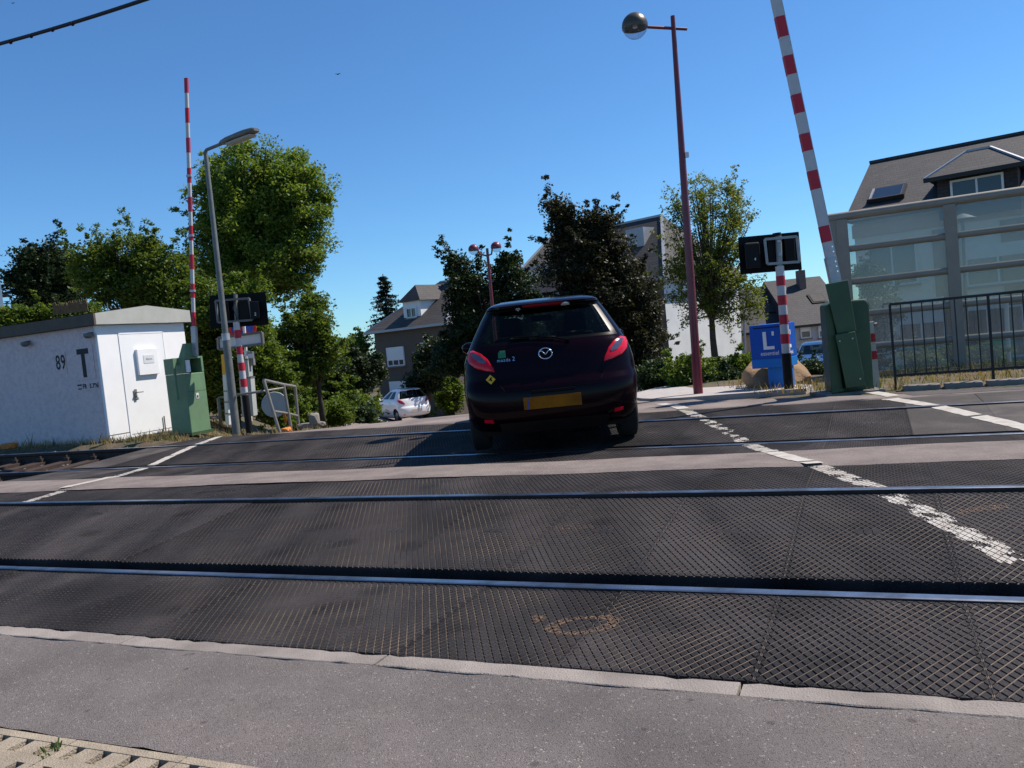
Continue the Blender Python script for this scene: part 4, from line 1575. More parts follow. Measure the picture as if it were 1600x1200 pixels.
b.add(cov, [(6, 7, 9, 8), (8, 9, 11, 10), (0, 6, 8, 2), (2, 8, 10, 4), (1, 3, 9, 7), (3, 5, 11, 9), (0, 1, 7, 6), (4, 10, 11, 5)])
b.build('lamp_cover', M['cabinet_grey'], hd_)


def signal(root, base, pole_top_z, stripes_from, boardc, bw, bh, fr_dir, boxes, frame_rect, num, m_board='signal_black'):
    """crossing light seen from the back: pole, backboard, two housings and a frame"""
    pass


def pole_striped(root, base, top, z_black, nb, r=.055):
    base, top = Vector(base), Vector(top)
    L = (top - base).length
    d = (top - base).normalized()
    one(lambda b: b.cyl(base - d * .1, base + d * z_black, r + .006, r + .006, 16), 'pole_foot', M['black_paint'], root, smooth=True, angle=40)
    bands = []
    step = (L - z_black) / nb
    a0 = base + d * z_black
    for k in range(nb):
        if k % 2 == 1:
            bands.append((k / nb, (k + 1) / nb))
    return striped(root, a0, top, 2 * r, 2 * r, bands, False, U3, 'stripe', True, 'pole')


# left crossing light
sb = gnd(389, 668, .03)
Y0 = sb.y
SL = thing('crossing_light', 'black crossing light on red and white pole in front of the leafy hedge, left side', 'crossing light', sb, 'level crossing lights')
pole_striped(SL, sb, at(369, 503, Y0), .58, 9)
S_ = lambda px, py, dy=0.0: at(px, py, Y0 + dy)


def slab_px(b, q, dy0, dy1, Sf):              # solid plate whose outline is given in picture-aligned corners at two depths
    b.hexa([Sf(*p, dy0) for p in q], [Sf(p[0], p[1], dy1) for p in q])


b = MB()
slab_px(b, [(327, 462), (415, 456), (420, 507), (329, 514)], .16, .18, S_)
b.build('backboard', M['signal_black'], SL)
b = MB()
slab_px(b, [(340, 473), (356, 472), (360, 502), (343, 503)], .02, .155, S_)
b.build('light_housing', M['black_paint'], SL, bevel=.01)
b = MB()
slab_px(b, [(372, 470), (387, 468), (391, 498), (374, 500)], .02, .155, S_)
b.build('light_housing', M['black_paint'], SL, bevel=.01)
b = MB()
slab_px(b, [(390, 470), (404, 471), (406, 497), (392, 499)], -.06, .155, S_)
hb2 = b.build('number_box', M['black_paint'], SL, bevel=.01)
n0 = S_(399, 491, -.062)
text_mesh('2', .075, frame(n0, C_R * 1.0 + Vector((0, 0, .02)), Vector((-.08, 0, 1))), 'number', M['text_white'], hb2, .001)
b = MB()
ring = [(337, 470), (389, 466), (394, 500), (341, 504)]
for p, q in zip(ring, ring[1:] + ring[:1]):
    b.bar(S_(*p, -.02), S_(*q, -.02), .035, .03)
b.build('guard_frame', M['grey_metal'], SL)
one(lambda b: b.bar(S_(368, 460, .02), S_(370, 505, .02), .05, .05), 'bracket', M['grey_metal'], SL)
one(lambda b: b.tube([S_(367, 470, -.02), S_(364, 482, -.08), S_(370, 496, -.05), S_(369, 503, 0)], .008, 6), 'signal_cable', M['cable'], SL, smooth=True)
for px_ in (350, 381):
    b = MB()
    b.lathe([(.0, .0), (.09, .02), (.10, .16), (.095, .16), (.085, .03)], frame(S_(px_, 487, .18), (1, 0, 0), (0, 0, 1)) @ Matrix.Rotation(math.pi, 4, 'X'), 20)
    b.build('visor', M['signal_black'], SL, smooth=True)

# street-name board (back) and no-stopping sign on a white post behind it
sp0 = gnd(392, 657, -.02)
q0 = at(390, 655, Y0 + 1.2)
SG = thing('sign_post', 'white post with blank board and round red-blue sign behind the left crossing light', 'sign', (q0.x, q0.y, .03))
P_ = lambda px, py, dy=1.2: at(px, py, Y0 + dy)
one(lambda b: b.cyl(P_(392, 658), P_(381, 505), .028, .028, 12), 'post', M['sign_white'], SG, smooth=True, angle=40)
sbd = [(341, 528), (409, 519), (411, 537), (342, 546)]
b = MB()
slab_px(b, sbd, -.03, .0, P_) if False else b.hexa([P_(*p, 1.14) for p in sbd], [P_(*p, 1.17) for p in sbd])
bd_ = b.build('sign_board', M['sign_white'], SG)
b = MB()
for p, q in zip(sbd, sbd[1:] + sbd[:1]):
    b.bar(P_(*p, 1.135), P_(*q, 1.135), .045, .05)
b.build('board_frame', M['grey_metal'], bd_)
ctr = P_(379, 513, 1.30)
RS = frame(ctr, (1, 0, -.06), (0.06, .0, 1))
b = MB()
b.lathe([(.0, -.006), (.26, -.006), (.26, .006), (.0, .006)], RS, 36)
dd = b.build('sign_disc', M['sign_blue'], SG)
b = MB()
b.lathe([(.262, -.008), (.262, .012), (.205, .012), (.205, .006)], RS, 36)
b.build('sign_rim', M['sign_red'], dd)
b = MB()
for s in (1, -1):
    b.bar(RS @ Vector((-.16, s * .16, .0105)), RS @ Vector((.16, -s * .16, .0105)), .05, .004 + .001 * s, RS.to_3x3() @ Vector((1, s, 0)))
b.build('sign_cross', M['sign_red'], dd)
b = MB()
b.cyl(P_(386, 556, 1.1), P_(386, 548, 1.1), .05, .05, 12)
b.build('post_cap', M['sign_white'], SG)

# yellow and white marker post
yb = at(357, 664, Y0 + .7)
YM = thing('marker_post', 'yellow-topped white cable marker post between the cabinets and the lamp column', 'marker post', (yb.x, yb.y, .03))
Q_ = lambda px, py: at(px, py, Y0 + .7)
one(lambda b: b.bar(Q_(352, 585), Q_(357, 664), .085, .06, U3), 'post', M['sign_white'], YM, bevel=.008)
one(lambda b: b.bar(Q_(350, 554), Q_(352.2, 584.8), .09, .065, U3), 'yellow_cap', M['yellow_paint'], YM, bevel=.008)
one(lambda b: b.bar(Q_(356, 578), Q_(361, 632), .05, .05, U3), 'yellow_side', M['yellow_paint'], YM)
for yy in (610, 627, 645):
    one(lambda b: b.bar(Q_(352.5 + (yy - 585) * .063, yy), Q_(352.6 + (yy - 585) * .063, yy + 2), .10, .08, U3), 'band', M['galv'], YM)

# grey relay cabinets behind the pole
def px_box(b, x0, x1, y0, y1, Y, depth, lean=.085):
    q = [(x0 + lean * (y1 - 600), y1), (x1 + lean * (y1 - 600), y1 - (x1 - x0) * .1), (x1 + lean * (y0 - 600), y0 - (x1 - x0) * .1), (x0 + lean * (y0 - 600), y0)]
    f = [at(*p, Y) for p in q]
    b.hexa([f[0], f[1], f[1] + Vector((0, depth, 0)), f[0] + Vector((0, depth, 0))], [f[3], f[2], f[2] + Vector((0, depth, 0)), f[3] + Vector((0, depth, 0))])


for (x0, x1, y0, y1, Y, lab) in ((374, 392, 592, 652, Y0 + .9, 'tall grey relay cabinet behind the left striped pole'), (376, 390, 563, 590, Y0 + .9, 'small grey junction box above the relay cabinet')):
    c0 = at((x0 + x1) / 2, y1, Y)
    t_ = thing('relay_cabinet' if y1 > 600 else 'junction_box', lab, 'cabinet', c0)
    bx_ = one(lambda b: px_box(b, x0, x1, y0, y1, Y, .25), 'casing', M['cabinet_grey'], t_, bevel=.008)
    one(lambda b: px_box(b, x0 - .5, x1 + .5, y0 - 1.2, y0 + .6, Y - .01, .27), 'lid', M['grey_metal'], t_)
c0 = at(394, 580, Y0 + 1.0)
t_ = thing('junction_box', 'shiny metal meter box on the white post behind the left pole', 'box', c0)
one(lambda b: px_box(b, 390, 399, 550, 572, Y0 + .98, .12), 'casing', M['galv'], t_, bevel=.01)
one(lambda b: px_box(b, 391, 398, 553, 560, Y0 + .975, .01), 'door_plate', M['sign_white'], t_)
# thin horizontal bar and dark post left of the yellow marker
c0 = at(343, 664, Y0 + .8)
t_ = thing('handrail_post', 'low dark handrail behind the grey lamp column', 'handrail', (c0.x, c0.y, .03))
one(lambda b: b.cyl(at(345, 664, Y0 + .8), at(341, 622, Y0 + .8), .03, .03, 10), 'post', M['grey_metal'], t_, smooth=True)
one(lambda b: b.cyl(at(341, 622, Y0 + .8), at(372, 618, Y0 + .9), .022, .022, 10), 'rail_bar', M['grey_metal'], t_, smooth=True)

# tubular guard rail
g0 = gnd(436, 670, .03)
GR = thing('guard_rail', 'bent grey tubular guard rail standing beside the road edge', 'guard rail', g0)
Yg = Y0 - .75
G_ = lambda px, py, dy=0: at(px, py, Yg + dy)
for a, c in (((412, 594, 0), (437, 676, 0)), ((443, 601, .7), (455, 671, .7)), ((461, 604, 1.3), (467, 670, 1.3))):
    one(lambda b: b.cyl(G_(*a), G_(*c), .027, .027, 12), 'post', M['galv'], GR, smooth=True, angle=40)
one(lambda b: b.tube([G_(412, 594, 0), G_(443, 601, .7), G_(461, 604, 1.3)], .027, 12), 'top_rail', M['galv'], GR, smooth=True, angle=40)
one(lambda b: b.tube([G_(428, 643, 0), G_(449, 646, .7), G_(465, 650, 1.3)], .024, 12), 'lower_rail', M['galv'], GR, smooth=True, angle=40)
one(lambda b: b.tube([G_(370, 617, .3), G_(412, 611, .1), G_(443, 606, .7)], .020, 10), 'long_rail', M['galv'], GR, smooth=True, angle=40)

# grey round sign seen from behind, low behind the rail
dc = at(429, 632, Y0 + .5)
DS = thing('round_sign', 'back of a grey round sign leaning behind the tubular guard rail', 'sign', (dc.x, dc.y, .03))
RD = frame(dc, (1, .12, -.1), (.1, .15, 1))
b = MB()
b.lathe([(.0, -.008), (.225, -.008), (.235, .0), (.225, .008), (.0, .008)], RD, 40)
b.build('disc', M['cabinet_grey'], DS)
one(lambda b: b.cyl(RD @ Vector((.12, .18, -.03)), Vector((dc.x + .16, dc.y + .02, 0)), .022, .022, 10), 'post', M['orange_plastic'], DS, smooth=True)

# kerb stones, bits by the guard rail
for k, (x_, y_, w_, lab, mm_) in enumerate(((486, 664, .55, 'grey stone slab lying at the road edge by the guard rail', 'stone_grey'), (491, 655, .18, 'small upright grey stone beside the slab', 'stone_grey'),
                                            (448, 672, .16, 'small orange brick at the foot of the guard rail', 'orange_plastic'), (14, 697, .26, 'orange tile lying in the weeds by the hut', 'orange_plastic'))):
    c = at(x_, y_, Y0 - .2 if k else Y0 + .4)
    b = MB()
    bmm = bmesh.new()
    bmesh.ops.create_icosphere(bmm, subdivisions=2, radius=1)
    rr = random.Random(k)
    kx, ky, kz = (w_ / 2, .14, .07 if k != 1 else .16)
    b.add([c + Vector((max(-.8, min(.8, v.co.x)) * kx * 1.2, max(-.8, min(.8, v.co.y)) * ky, max(-.7, min(.7, v.co.z)) * kz)) + Vector([rr.uniform(-.008, .008) for _ in range(3)]) for v in bmm.verts], [tuple(v.index for v in f.verts) for f in bmm.faces])
    bmm.free()
    tag(b.build('stone' if k != 3 and k != 2 else 'brick_piece', M[mm_]), lab, 'stone' if k < 2 else 'brick')

# overhead cable, top left
ca, cc = at(-160, 108, 7.5), at(420, -68, 5.5)
b = MB()
b.tube([ca.lerp(cc, t) - Z3 * (.05 * math.sin(math.pi * t)) for t in lin(0, 1, 24)], .014, 8)
cab = b.build('overhead_cable', M['cable'], smooth=True)
tag(cab, 'thick black overhead cable crossing the top left corner of the sky', 'cable')
for t in (.30, .37, .43, .49, .545):
    one(lambda b: b.cyl(ca.lerp(cc, t) - Z3 * .056, ca.lerp(cc, t + .004) - Z3 * .052, .017, .017, 8), 'cable_clip', M['cable'], cab)


def bird(px, py, Y, s, lab):
    c = at(px, py, Y)
    t = thing('bird', lab, 'bird', c)
    b = MB()
    b.lathe([(.0, -.12), (.035, -.08), (.05, 0), (.04, .07), (.02, .10), (.0, .12)], Matrix.Translation(c) @ Matrix.Rotation(1.2, 4, 'Z') @ Matrix.Rotation(math.pi / 2, 4, 'X') @ Matrix.Scale(s, 4), 12)
    b.build('bird_body', M['black_paint'], t, smooth=True)
    for k in (-1, 1):
        b = MB()
        b.add([c + Vector(p) * s for p in ((k * .03, -.05, .0), (k * .03, .06, .0), (k * .16, .07, .06), (k * .26, .0, .05), (k * .15, -.04, .05))] + [c + Vector(p) * s for p in ((k * .03, -.05, .012), (k * .03, .06, .012), (k * .16, .07, .07), (k * .26, .0, .055), (k * .15, -.04, .06))],
              [(0, 1, 2, 3, 4), (9, 8, 7, 6, 5)])
        b.build('wing', M['black_paint'], t)


bird(528, 116, 30, .42, 'tiny black bird flying in the open sky above the trees')
bird(20, 5, 30, .30, 'tiny black bird near the top left corner above the cable')

# ================================================================== right side
# dark red globe lamp
def globe(root, c, r, cap_m='globe_cap'):
    b = MB()
    prof_c = [(r * 1.03 * math.sin(a), r * 1.03 * math.cos(a)) for a in lin(0.01, math.pi * .56, 14)]
    b.lathe(prof_c + [(r * .96, prof_c[-1][1])], Matrix.Translation(c), 28)
    g = b.build('lamp_cap', M[cap_m], root, smooth=True, angle=60)
    b = MB()
    b.lathe([(r * math.sin(a), r * math.cos(a)) for a in lin(math.pi * .565, math.pi - .01, 12)], Matrix.Translation(c), 28)
    b.build('lamp_globe', M['globe_clear'], g, smooth=True)
    one(lambda b: b.cyl(c - Z3 * .02, c + Z3 * r * .7, r * .2, r * .2, 10), 'lamp_bulb', M['sign_white'], g, smooth=True, angle=40)
    return g


rb = gnd(1091, 613, .11)
rt = at(1051, 25, rb.y)
RL = thing('street_lamp', 'tall dark red column lamp with a single globe on a cross arm', 'street lamp', rb)
rm = rb.lerp(rt, .62)
one(lambda b: b.cyl(rb - Z3 * .1, rm, .062, .047, 18), 'column', M['lamp_red'], RL, smooth=True, angle=40)
one(lambda b: b.cyl(rm, rt, .046, .030, 18), 'column_top', M['lamp_red'], RL, smooth=True, angle=40)
one(lambda b: b.cyl(rb - Z3 * .02, rb + (rm - rb).normalized() * .5, .066, .066, 18), 'column_door', M['lamp_red'], RL, smooth=True, angle=40)
gc = at(992, 41, rb.y - .1)
one(lambda b: b.cyl(at(1073, 45.5, rb.y + .05), at(1008, 42, rb.y - .08), .021, .021, 12), 'cross_arm', M['lamp_red'], RL, smooth=True, angle=40)
one(lambda b: b.box(at(1073, 242, rb.y - .02), (.05, .05, .07)), 'sensor', M['sign_white'], RL)
globe(RL, gc, .172)

# double globe lamp in the distance
YD = 27.0
db = at(776, 560, YD)
db = Vector((db.x, db.y, drop(db.x, YD)))
dt = at(761, 388, YD)
DL = thing('street_lamp', 'distant red lamp column with two globes on short arms', 'street lamp', db)
one(lambda b: b.cyl(db - Z3 * .1, dt, .07, .045, 14), 'column', M['lamp_red'], DL, smooth=True, angle=40)
for px_, py_, yo in ((740, 390, .0), (775, 386, .0)):
    c = at(px_, py_, YD + yo)
    one(lambda b: b.tube([at(761, 400, YD), at((761 + px_) / 2, 397, YD), c + (dt - c).normalized() * .12], .028, 8), 'arm', M['lamp_red'], DL, smooth=True, angle=40)
    globe(DL, c, .17, 'lamp_red')

# right crossing light
sb = gnd(1233, 611, .07)
Y1 = sb.y
SR = thing('crossing_light', 'black crossing light with pale frame on striped pole beside the blue newspaper box', 'crossing light', sb, 'level crossing lights')
pole_striped(SR, sb, at(1218, 416, Y1), .50, 9)
R_ = lambda px, py, dy=0.0: at(px, py, Y1 + dy)
b = MB()
slab_px(b, [(1153, 371), (1248, 362), (1253, 421), (1157, 429)], .17, .19, R_)
b.build('backboard', M['signal_black'], SR)
b = MB()
slab_px(b, [(1163, 380), (1186, 378), (1190, 418), (1166, 420)], .0, .165, R_)
hb3 = b.build('number_box', M['black_paint'], SR, bevel=.02)
text_mesh('4', .055, frame(R_(1180, 405, -.002), C_R, Vector((-.08, 0, 1))), 'number', M['text_white'], hb3, .001)
for q in ([(1199, 374), (1213, 373), (1215, 409), (1201, 410)], [(1225, 372), (1241, 371), (1243, 407), (1228, 409)]):
    b = MB()
    slab_px(b, q, .03, .165, R_)
    b.build('light_housing', M['black_paint'], SR, bevel=.01)
b = MB()
ring = [(1195, 374), (1245, 369.5), (1249, 409), (1199, 412.5)]
for p, q in zip(ring, ring[1:] + ring[:1]):
    b.bar(R_(*p, -.03), R_(*q, -.03), .032, .03)
b.build('guard_frame', M['signal_grey'], SR)
one(lambda b: b.cyl(R_(1216, 366, .0), R_(1218.5, 418, .0), .038, .038, 14), 'bracket', M['signal_grey'], SR, smooth=True, angle=40)
one(lambda b: b.cyl(R_(1213.5, 364, .0), R_(1214, 369, .0), .055, .055, 14), 'bracket_cap', M['black_paint'], SR, smooth=True, angle=40)
for k, (px_, py_) in enumerate(((1206, 392), (1233, 390))):
    b = MB()
    b.lathe([(.0, .0), (.10, .02), (.11, .16), (.105, .16), (.09, .03)], frame(R_(px_, py_, .19), (1, 0, 0), (0, 0, 1)) @ Matrix.Rotation(math.pi, 4, 'X'), 20)
    b.build('visor', M['signal_black'], SR, smooth=True)
for px_, py_ in ((1217, 377), (1219, 398)):
    one(lambda b: b.box(R_(px_, py_, -.045), (.05, .02, .03)), 'clamp', M['alu'], SR)

# right barrier machine
mb = gnd(1330, 612, .06)
YM_ = mb.y
BM = thing('barrier_machine', 'dark green barrier machine with tilted counterweight arm and tall raised boom', 'barrier', mb, 'level crossing barriers')
B_f = lambda px, py, dy=0.0: at(px, py, YM_ + dy)
b = MB()
slab_px(b, [(1292, 615), (1366, 608), (1357, 472), (1352, 467), (1336, 468), (1296, 473), (1290, 480)][:4], .0, .30, B_f) if False else None
prof_b = [(1300, 615), (1366, 608), (1358, 474), (1352, 467), (1300, 471), (1291, 477)]
f0 = [B_f(*p, .02) for p in prof_b]
f1 = [B_f(*p, .02) + Vector((.06, .38, 0)) for p in prof_b]
n = len(prof_b)
b.add(f0 + f1, [tuple(range(n - 1, -1, -1)), tuple(range(n, 2 * n))] + [(i, (i + 1) % n, n + (i + 1) % n, n + i) for i in range(n)])
b.build('cabinet', M['green_dark'], BM, bevel=.02)
b = MB()
slab_px(b, [(1308, 522), (1338, 517), (1325, 437), (1289, 444)], -.20, -.02, B_f)
b.build('counterweight_head', M['green_dark'], BM, bevel=.008)
b = MB()
slab_px(b, [(1322, 607), (1353, 603), (1336, 517.5), (1305, 523)], -.235, -.02, B_f)
cw = b.build('counterweight_cover', M['green_dark'], BM, bevel=.008)
for px_, py_ in ((1312, 533), (1332, 529), (1344, 592)):
    one(lambda b: b.cyl(B_f(px_, py_, -.236), B_f(px_, py_, -.25), .011, .009, 10), 'bolt', M['alu'], cw)
b = MB()
slab_px(b, [(1300, 616), (1318, 612), (1300, 476), (1288, 480)], -.16, .02, B_f)
b.build('side_cover', M['green_dark'], BM, bevel=.01)
one(lambda b: b.box(mb + Vector((.0, .14, -.04)), (.72, .56, .10)), 'foundation', M['concrete'], BM, bevel=.01)
# boom, leaning to the left as in the picture, its tip out of frame
b0, b1 = B_f(1305, 440, -.08), B_f(1212, 0, -.08)
d_ = (b1 - b0)
Lt = 5.3
b1x = b0 + d_.normalized() * Lt
yy_of = lambda y: (440 - y) / 440 * d_.length / Lt
red_px = [(377, 352), (294, 265), (234, 207), (175, 146), (115, 86), (57, 26), (-4, -35), (-64, -95), (-124, -155), (-184, -215), (-244, -275)]
bands = [(yy_of(a), yy_of(c)) for a, c in red_px if yy_of(c) < .995]
bm_ = striped(BM, b0, b1x, .105, .06, bands, True, Vector((1, 0, 0)))
one(lambda b: b.bar(b0 - d_.normalized() * .1, b0 + d_.normalized() * .30, .125, .08, Vector((1, 0, 0))), 'boom_socket', M['alu'], BM)
for t in (.12, .18, .24, .36, .42):
    one(lambda b: b.cyl(b0 + d_.normalized() * t + Vector((.03, -.05, 0)), b0 + d_.normalized() * t + Vector((.03, -.06, 0)), .010, .010, 8), 'boom_bolt', M['chrome'], BM)
one(lambda b: b.bar(b0 + Vector((.062, -.0, 0)), b1x + Vector((.058, .0, 0)), .012, .05, Vector((1, 0, 0))), 'boom_edge', M['alu'], bm_)

# short red and white bollard behind it
pb = gnd(1369, 606, .06)
pt = B_f(1359, 503, .42)
BP = thing('bollard', 'short white square post with two red bands right of the green machine', 'bollard', pb)
pbb = B_f(1370, 606, .42)
bands = [((606 - c) / 103, (606 - a) / 103) for a, c in ((521, 534), (548, 561))]
striped(BP, pbb, pt, .085, .085, bands, True, U3, part='post')
one(lambda b: b.cyl(B_f(1366, 507, .40), B_f(1370, 506, .40), .02, .02, 10), 'hook', M['galv'], BP)

# blue newspaper box
nb = gnd(1218, 612, .09)
YN = nb.y + .55
NB = thing('newspaper_box', 'blue newspaper dispenser with white lettering behind the striped pole', 'newspaper box', (nb.x, YN, .1))
fdir = Vector((.82, -.5724, 0))                    # along the front face to the right
sdir = Vector((.5724, .82, 0))
cnr = at(1232, 573, YN)                         # bottom corner between front and right face of the head
cnr = Vector((cnr.x, cnr.y, cnr.z))


def nbx(a, w, z):
    return cnr + fdir * a + sdir * w + Z3 * z


def nb_box(b, a0, a1, w0, w1, z0, z1):
    b.hexa([nbx(a0, w0, z0), nbx(a1, w0, z0), nbx(a1, w1, z0), nbx(a0, w1, z0)], [nbx(a0, w0, z1), nbx(a1, w0, z1), nbx(a1, w1, z1), nbx(a0, w1, z1)])


hd1 = one(lambda b: nb_box(b, -.50, 0, 0, .46, .13, .60), 'head', M['box_blue'], NB, bevel=.01)
one(lambda b: nb_box(b, -.50, 0, -.004, .464, 0, .129), 'lower_band', M['box_lightblue'], NB, bevel=.008)
one(lambda b: nb_box(b, -.30, -.02, .04, .32, -.36, -.001), 'pedestal', M['box_lightblue'], NB, bevel=.008)
one(lambda b: nb_box(b, -.31, -.01, .03, .33, -.40, -.30), 'foot', M['box_blue'], NB)
one(lambda b: nb_box(b, -.44, -.03, -.006, -.002, .55, .562), 'front_slot', M['black_paint'], hd1)
b = MB()                                        # large L and its apostrophe
nb_box(b, -.315, -.268, -.008, -.001, .255, .50)
nb_box(b, -.2681, -.165, -.008, -.001, .255, .298)
nb_box(b, -.190, -.160, -.008, -.001, .44, .50)
b.build('letter_mark', M['text_white'], hd1)
text_mesh('essentiel', .082, frame(nbx(-.235, -.006, .20), fdir, Z3) @ Matrix.Diagonal((.9, 1, 1, 1)), 'lettering', M['text_white'], hd1, .001)
b = MB()
for (w0, w1, z0, z1) in ((.06, .11, .255, .50), (.1101, .20, .255, .298), (.17, .20, .43, .50)):
    b.hexa([nbx(.0005, w0, z0), nbx(.006, w0, z0), nbx(.006, w1, z0), nbx(.0005, w1, z0)], [nbx(.0005, w0, z1), nbx(.006, w0, z1), nbx(.006, w1, z1), nbx(.0005, w1, z1)])
b.build('letter_mark', M['text_white'], hd1)
text_mesh('essentiel', .07, frame(nbx(.004, .18, .19), sdir, Z3) @ Matrix.Diagonal((.7, 1, 1, 1)), 'lettering', M['text_white'], hd1, .001)

# tan boulder behind it
rc = at(1218, 592, YN + .8)
bmm = bmesh.new()
bmesh.ops.create_icosphere(bmm, subdivisions=4, radius=1)
rr = random.Random(3)
pl_ = [(Vector([rr.uniform(-1, 1) for _ in range(3)]).normalized(), rr.uniform(.68, .9)) for _ in range(16)]
b = MB()
vv_ = []
for v in bmm.verts:
    p = v.co.copy()
    for nrm, d in pl_:
        e = p.dot(nrm) - d
        if e > 0: p -= nrm * e
    p += v.co * .03 * math.sin(v.co.x * 9 + v.co.y * 7) * math.cos(v.co.z * 8)
    vv_.append(rc + Vector((p.x * .55, p.y * .42, p.z * .41 - .02)))
b.add(vv_, [tuple(v.index for v in f.verts) for f in bmm.faces])
bmm.free()
tag(b.build('boulder', M['rock'], smooth=True, angle=25), 'tan sandstone boulder behind the blue newspaper box', 'boulder')

# black railing along the path
VF = 11.05
fl = onv(1386, 600, VF)
FE = thing('railing', 'black iron railing in front of the glass noise barrier', 'railing', fl)
top0, top1 = onv(1390, 475, VF), onv(1640, 452, VF)
bot0, bot1 = onv(1388, 592, VF), onv(1640, 570, VF)
ua, ub = uvof(top0.x, top0.y)[0], uvof(top1.x, top1.y)[0] + 1.0
zt_, zb_2 = (top0.z + top1.z) / 2, .20
fz = lambda u, z: T(u, VF, z)
one(lambda b: b.bar(fz(ua, zt_), fz(ub, zt_), .03, .045), 'top_rail', M['iron_black'], FE)
one(lambda b: b.bar(fz(ua, zb_2), fz(ub, zb_2), .03, .03), 'bottom_rail', M['iron_black'], FE)
k = 0
u = ua
while u < ub:
    post = k % 9 == 0
    one(lambda b: b.bar(fz(u, .02 if post else zb_2), fz(u, zt_ + (.0 if post else 0)), .028 if post else .013, .028 if post else .013, U3), 'post' if post else 'baluster', M['iron_black'], FE)
    u += .116
    k += 1
# low stone edging under the railing
b = MB()
sd_ = MB()
us_ = lin(ua + .05, ub, 7)
ED = one(lambda b: b.hexa([T(ua, VF - .35, -.03), T(ub, VF - .35, -.03), T(ub, VF - .2, -.03), T(ua, VF - .2, -.03)], [T(ua, VF - .35, .045), T(ub, VF - .35, .045), T(ub, VF - .2, .045), T(ua, VF - .2, .045)]), 'verge_kerb', M['dirt'])
tag(ED, 'low stone edging at the foot of the black railing', 'kerb', kind='structure')
for a, c in zip(us_, us_[1:]):
    one(lambda b: b.hexa([T(a + .02, VF - .36, .0), T(c - .02, VF - .36, .0), T(c - .02, VF - .19, .0), T(a + .02, VF - .19, .0)], [T(a + .02, VF - .35, .10), T(c - .02, VF - .35, .09), T(c - .02, VF - .20, .10), T(a + .02, VF - .20, .095)]), 'edging_stone', M['stone_grey'], ED, bevel=.015)

# glass noise barrier
VW = 14.2
w0 = onv(1303, 500, VW)
uw0 = uvof(w0.x, w0.y)[0]
pA = uvof(*onv(1323, 450, VW)[:2])[0]
pB = uvof(*onv(1492, 450, VW)[:2])[0]
sp_ = pB - pA
ztop = (onv(1310, 340, VW).z + onv(1600, 297, VW).z) / 2
zbot = -.42
NBR = thing('noise_barrier', 'tall grey framed glass noise barrier behind the black railing', 'noise barrier', T(uw0, VW, zbot))
wz = lambda u, z, dv=0: T(u, VW + dv, z)


def wbox(b, u0, u1, z0, z1, d0, d1):
    b.hexa([wz(u0, z0, d0), wz(u1, z0, d0), wz(u1, z0, d1), wz(u0, z0, d1)], [wz(u0, z1, d0), wz(u1, z1, d0), wz(u1, z1, d1), wz(u0, z1, d1)])


one(lambda b: wbox(b, uw0, uw0 + .17, zbot, ztop - .05, -.05, .08), 'end_post', M['noise_frame'], NBR, bevel=.01)
posts = [pA + sp_ * k for k in range(4)]
for u in posts:
    one(lambda b: wbox(b, u - .085, u + .085, zbot, ztop - .05, -.07, .07), 'post', M['noise_frame'], NBR, bevel=.008)
one(lambda b: b.cyl(wz(uw0 + .02, ztop), wz(posts[-1], ztop), .068, .068, 16), 'top_rail', M['noise_frame'], NBR, smooth=True, angle=40)
rows_px = [(318, 0), (375, 1), (432, 2), (484, 3), (536, 4), (583, 5)]
zr_ = [ztop + .0] + [onv(1492, y, VW).z for y in (377, 431, 483, 533, 583)]
zr_ = [ztop] + [ztop - (ztop - zr_[-1]) * k / 5 for k in range(1, 6)]
for u0_, u1_ in zip(posts, posts[1:]):
    for k in range(5):
        za, zb3 = zr_[k + 1], zr_[k]
        one(lambda b: b.cyl(wz(u0_ + .0855, za), wz(u1_ - .0855, za), .052, .052, 14), 'cross_rail', M['noise_frame'], NBR, smooth=True, angle=40)
        one(lambda b: wbox(b, u0_ + .087, u1_ - .087, za + .047, zb3 - (.062 if k == 0 else .047), -.008, .008), 'pane', M['noise_glass'], NBR)
one(lambda b: wbox(b, uw0, posts[-1], zbot - .3, zr_[-1] - .05, -.06, .06), 'base_panel', M['noise_frame'], NBR)

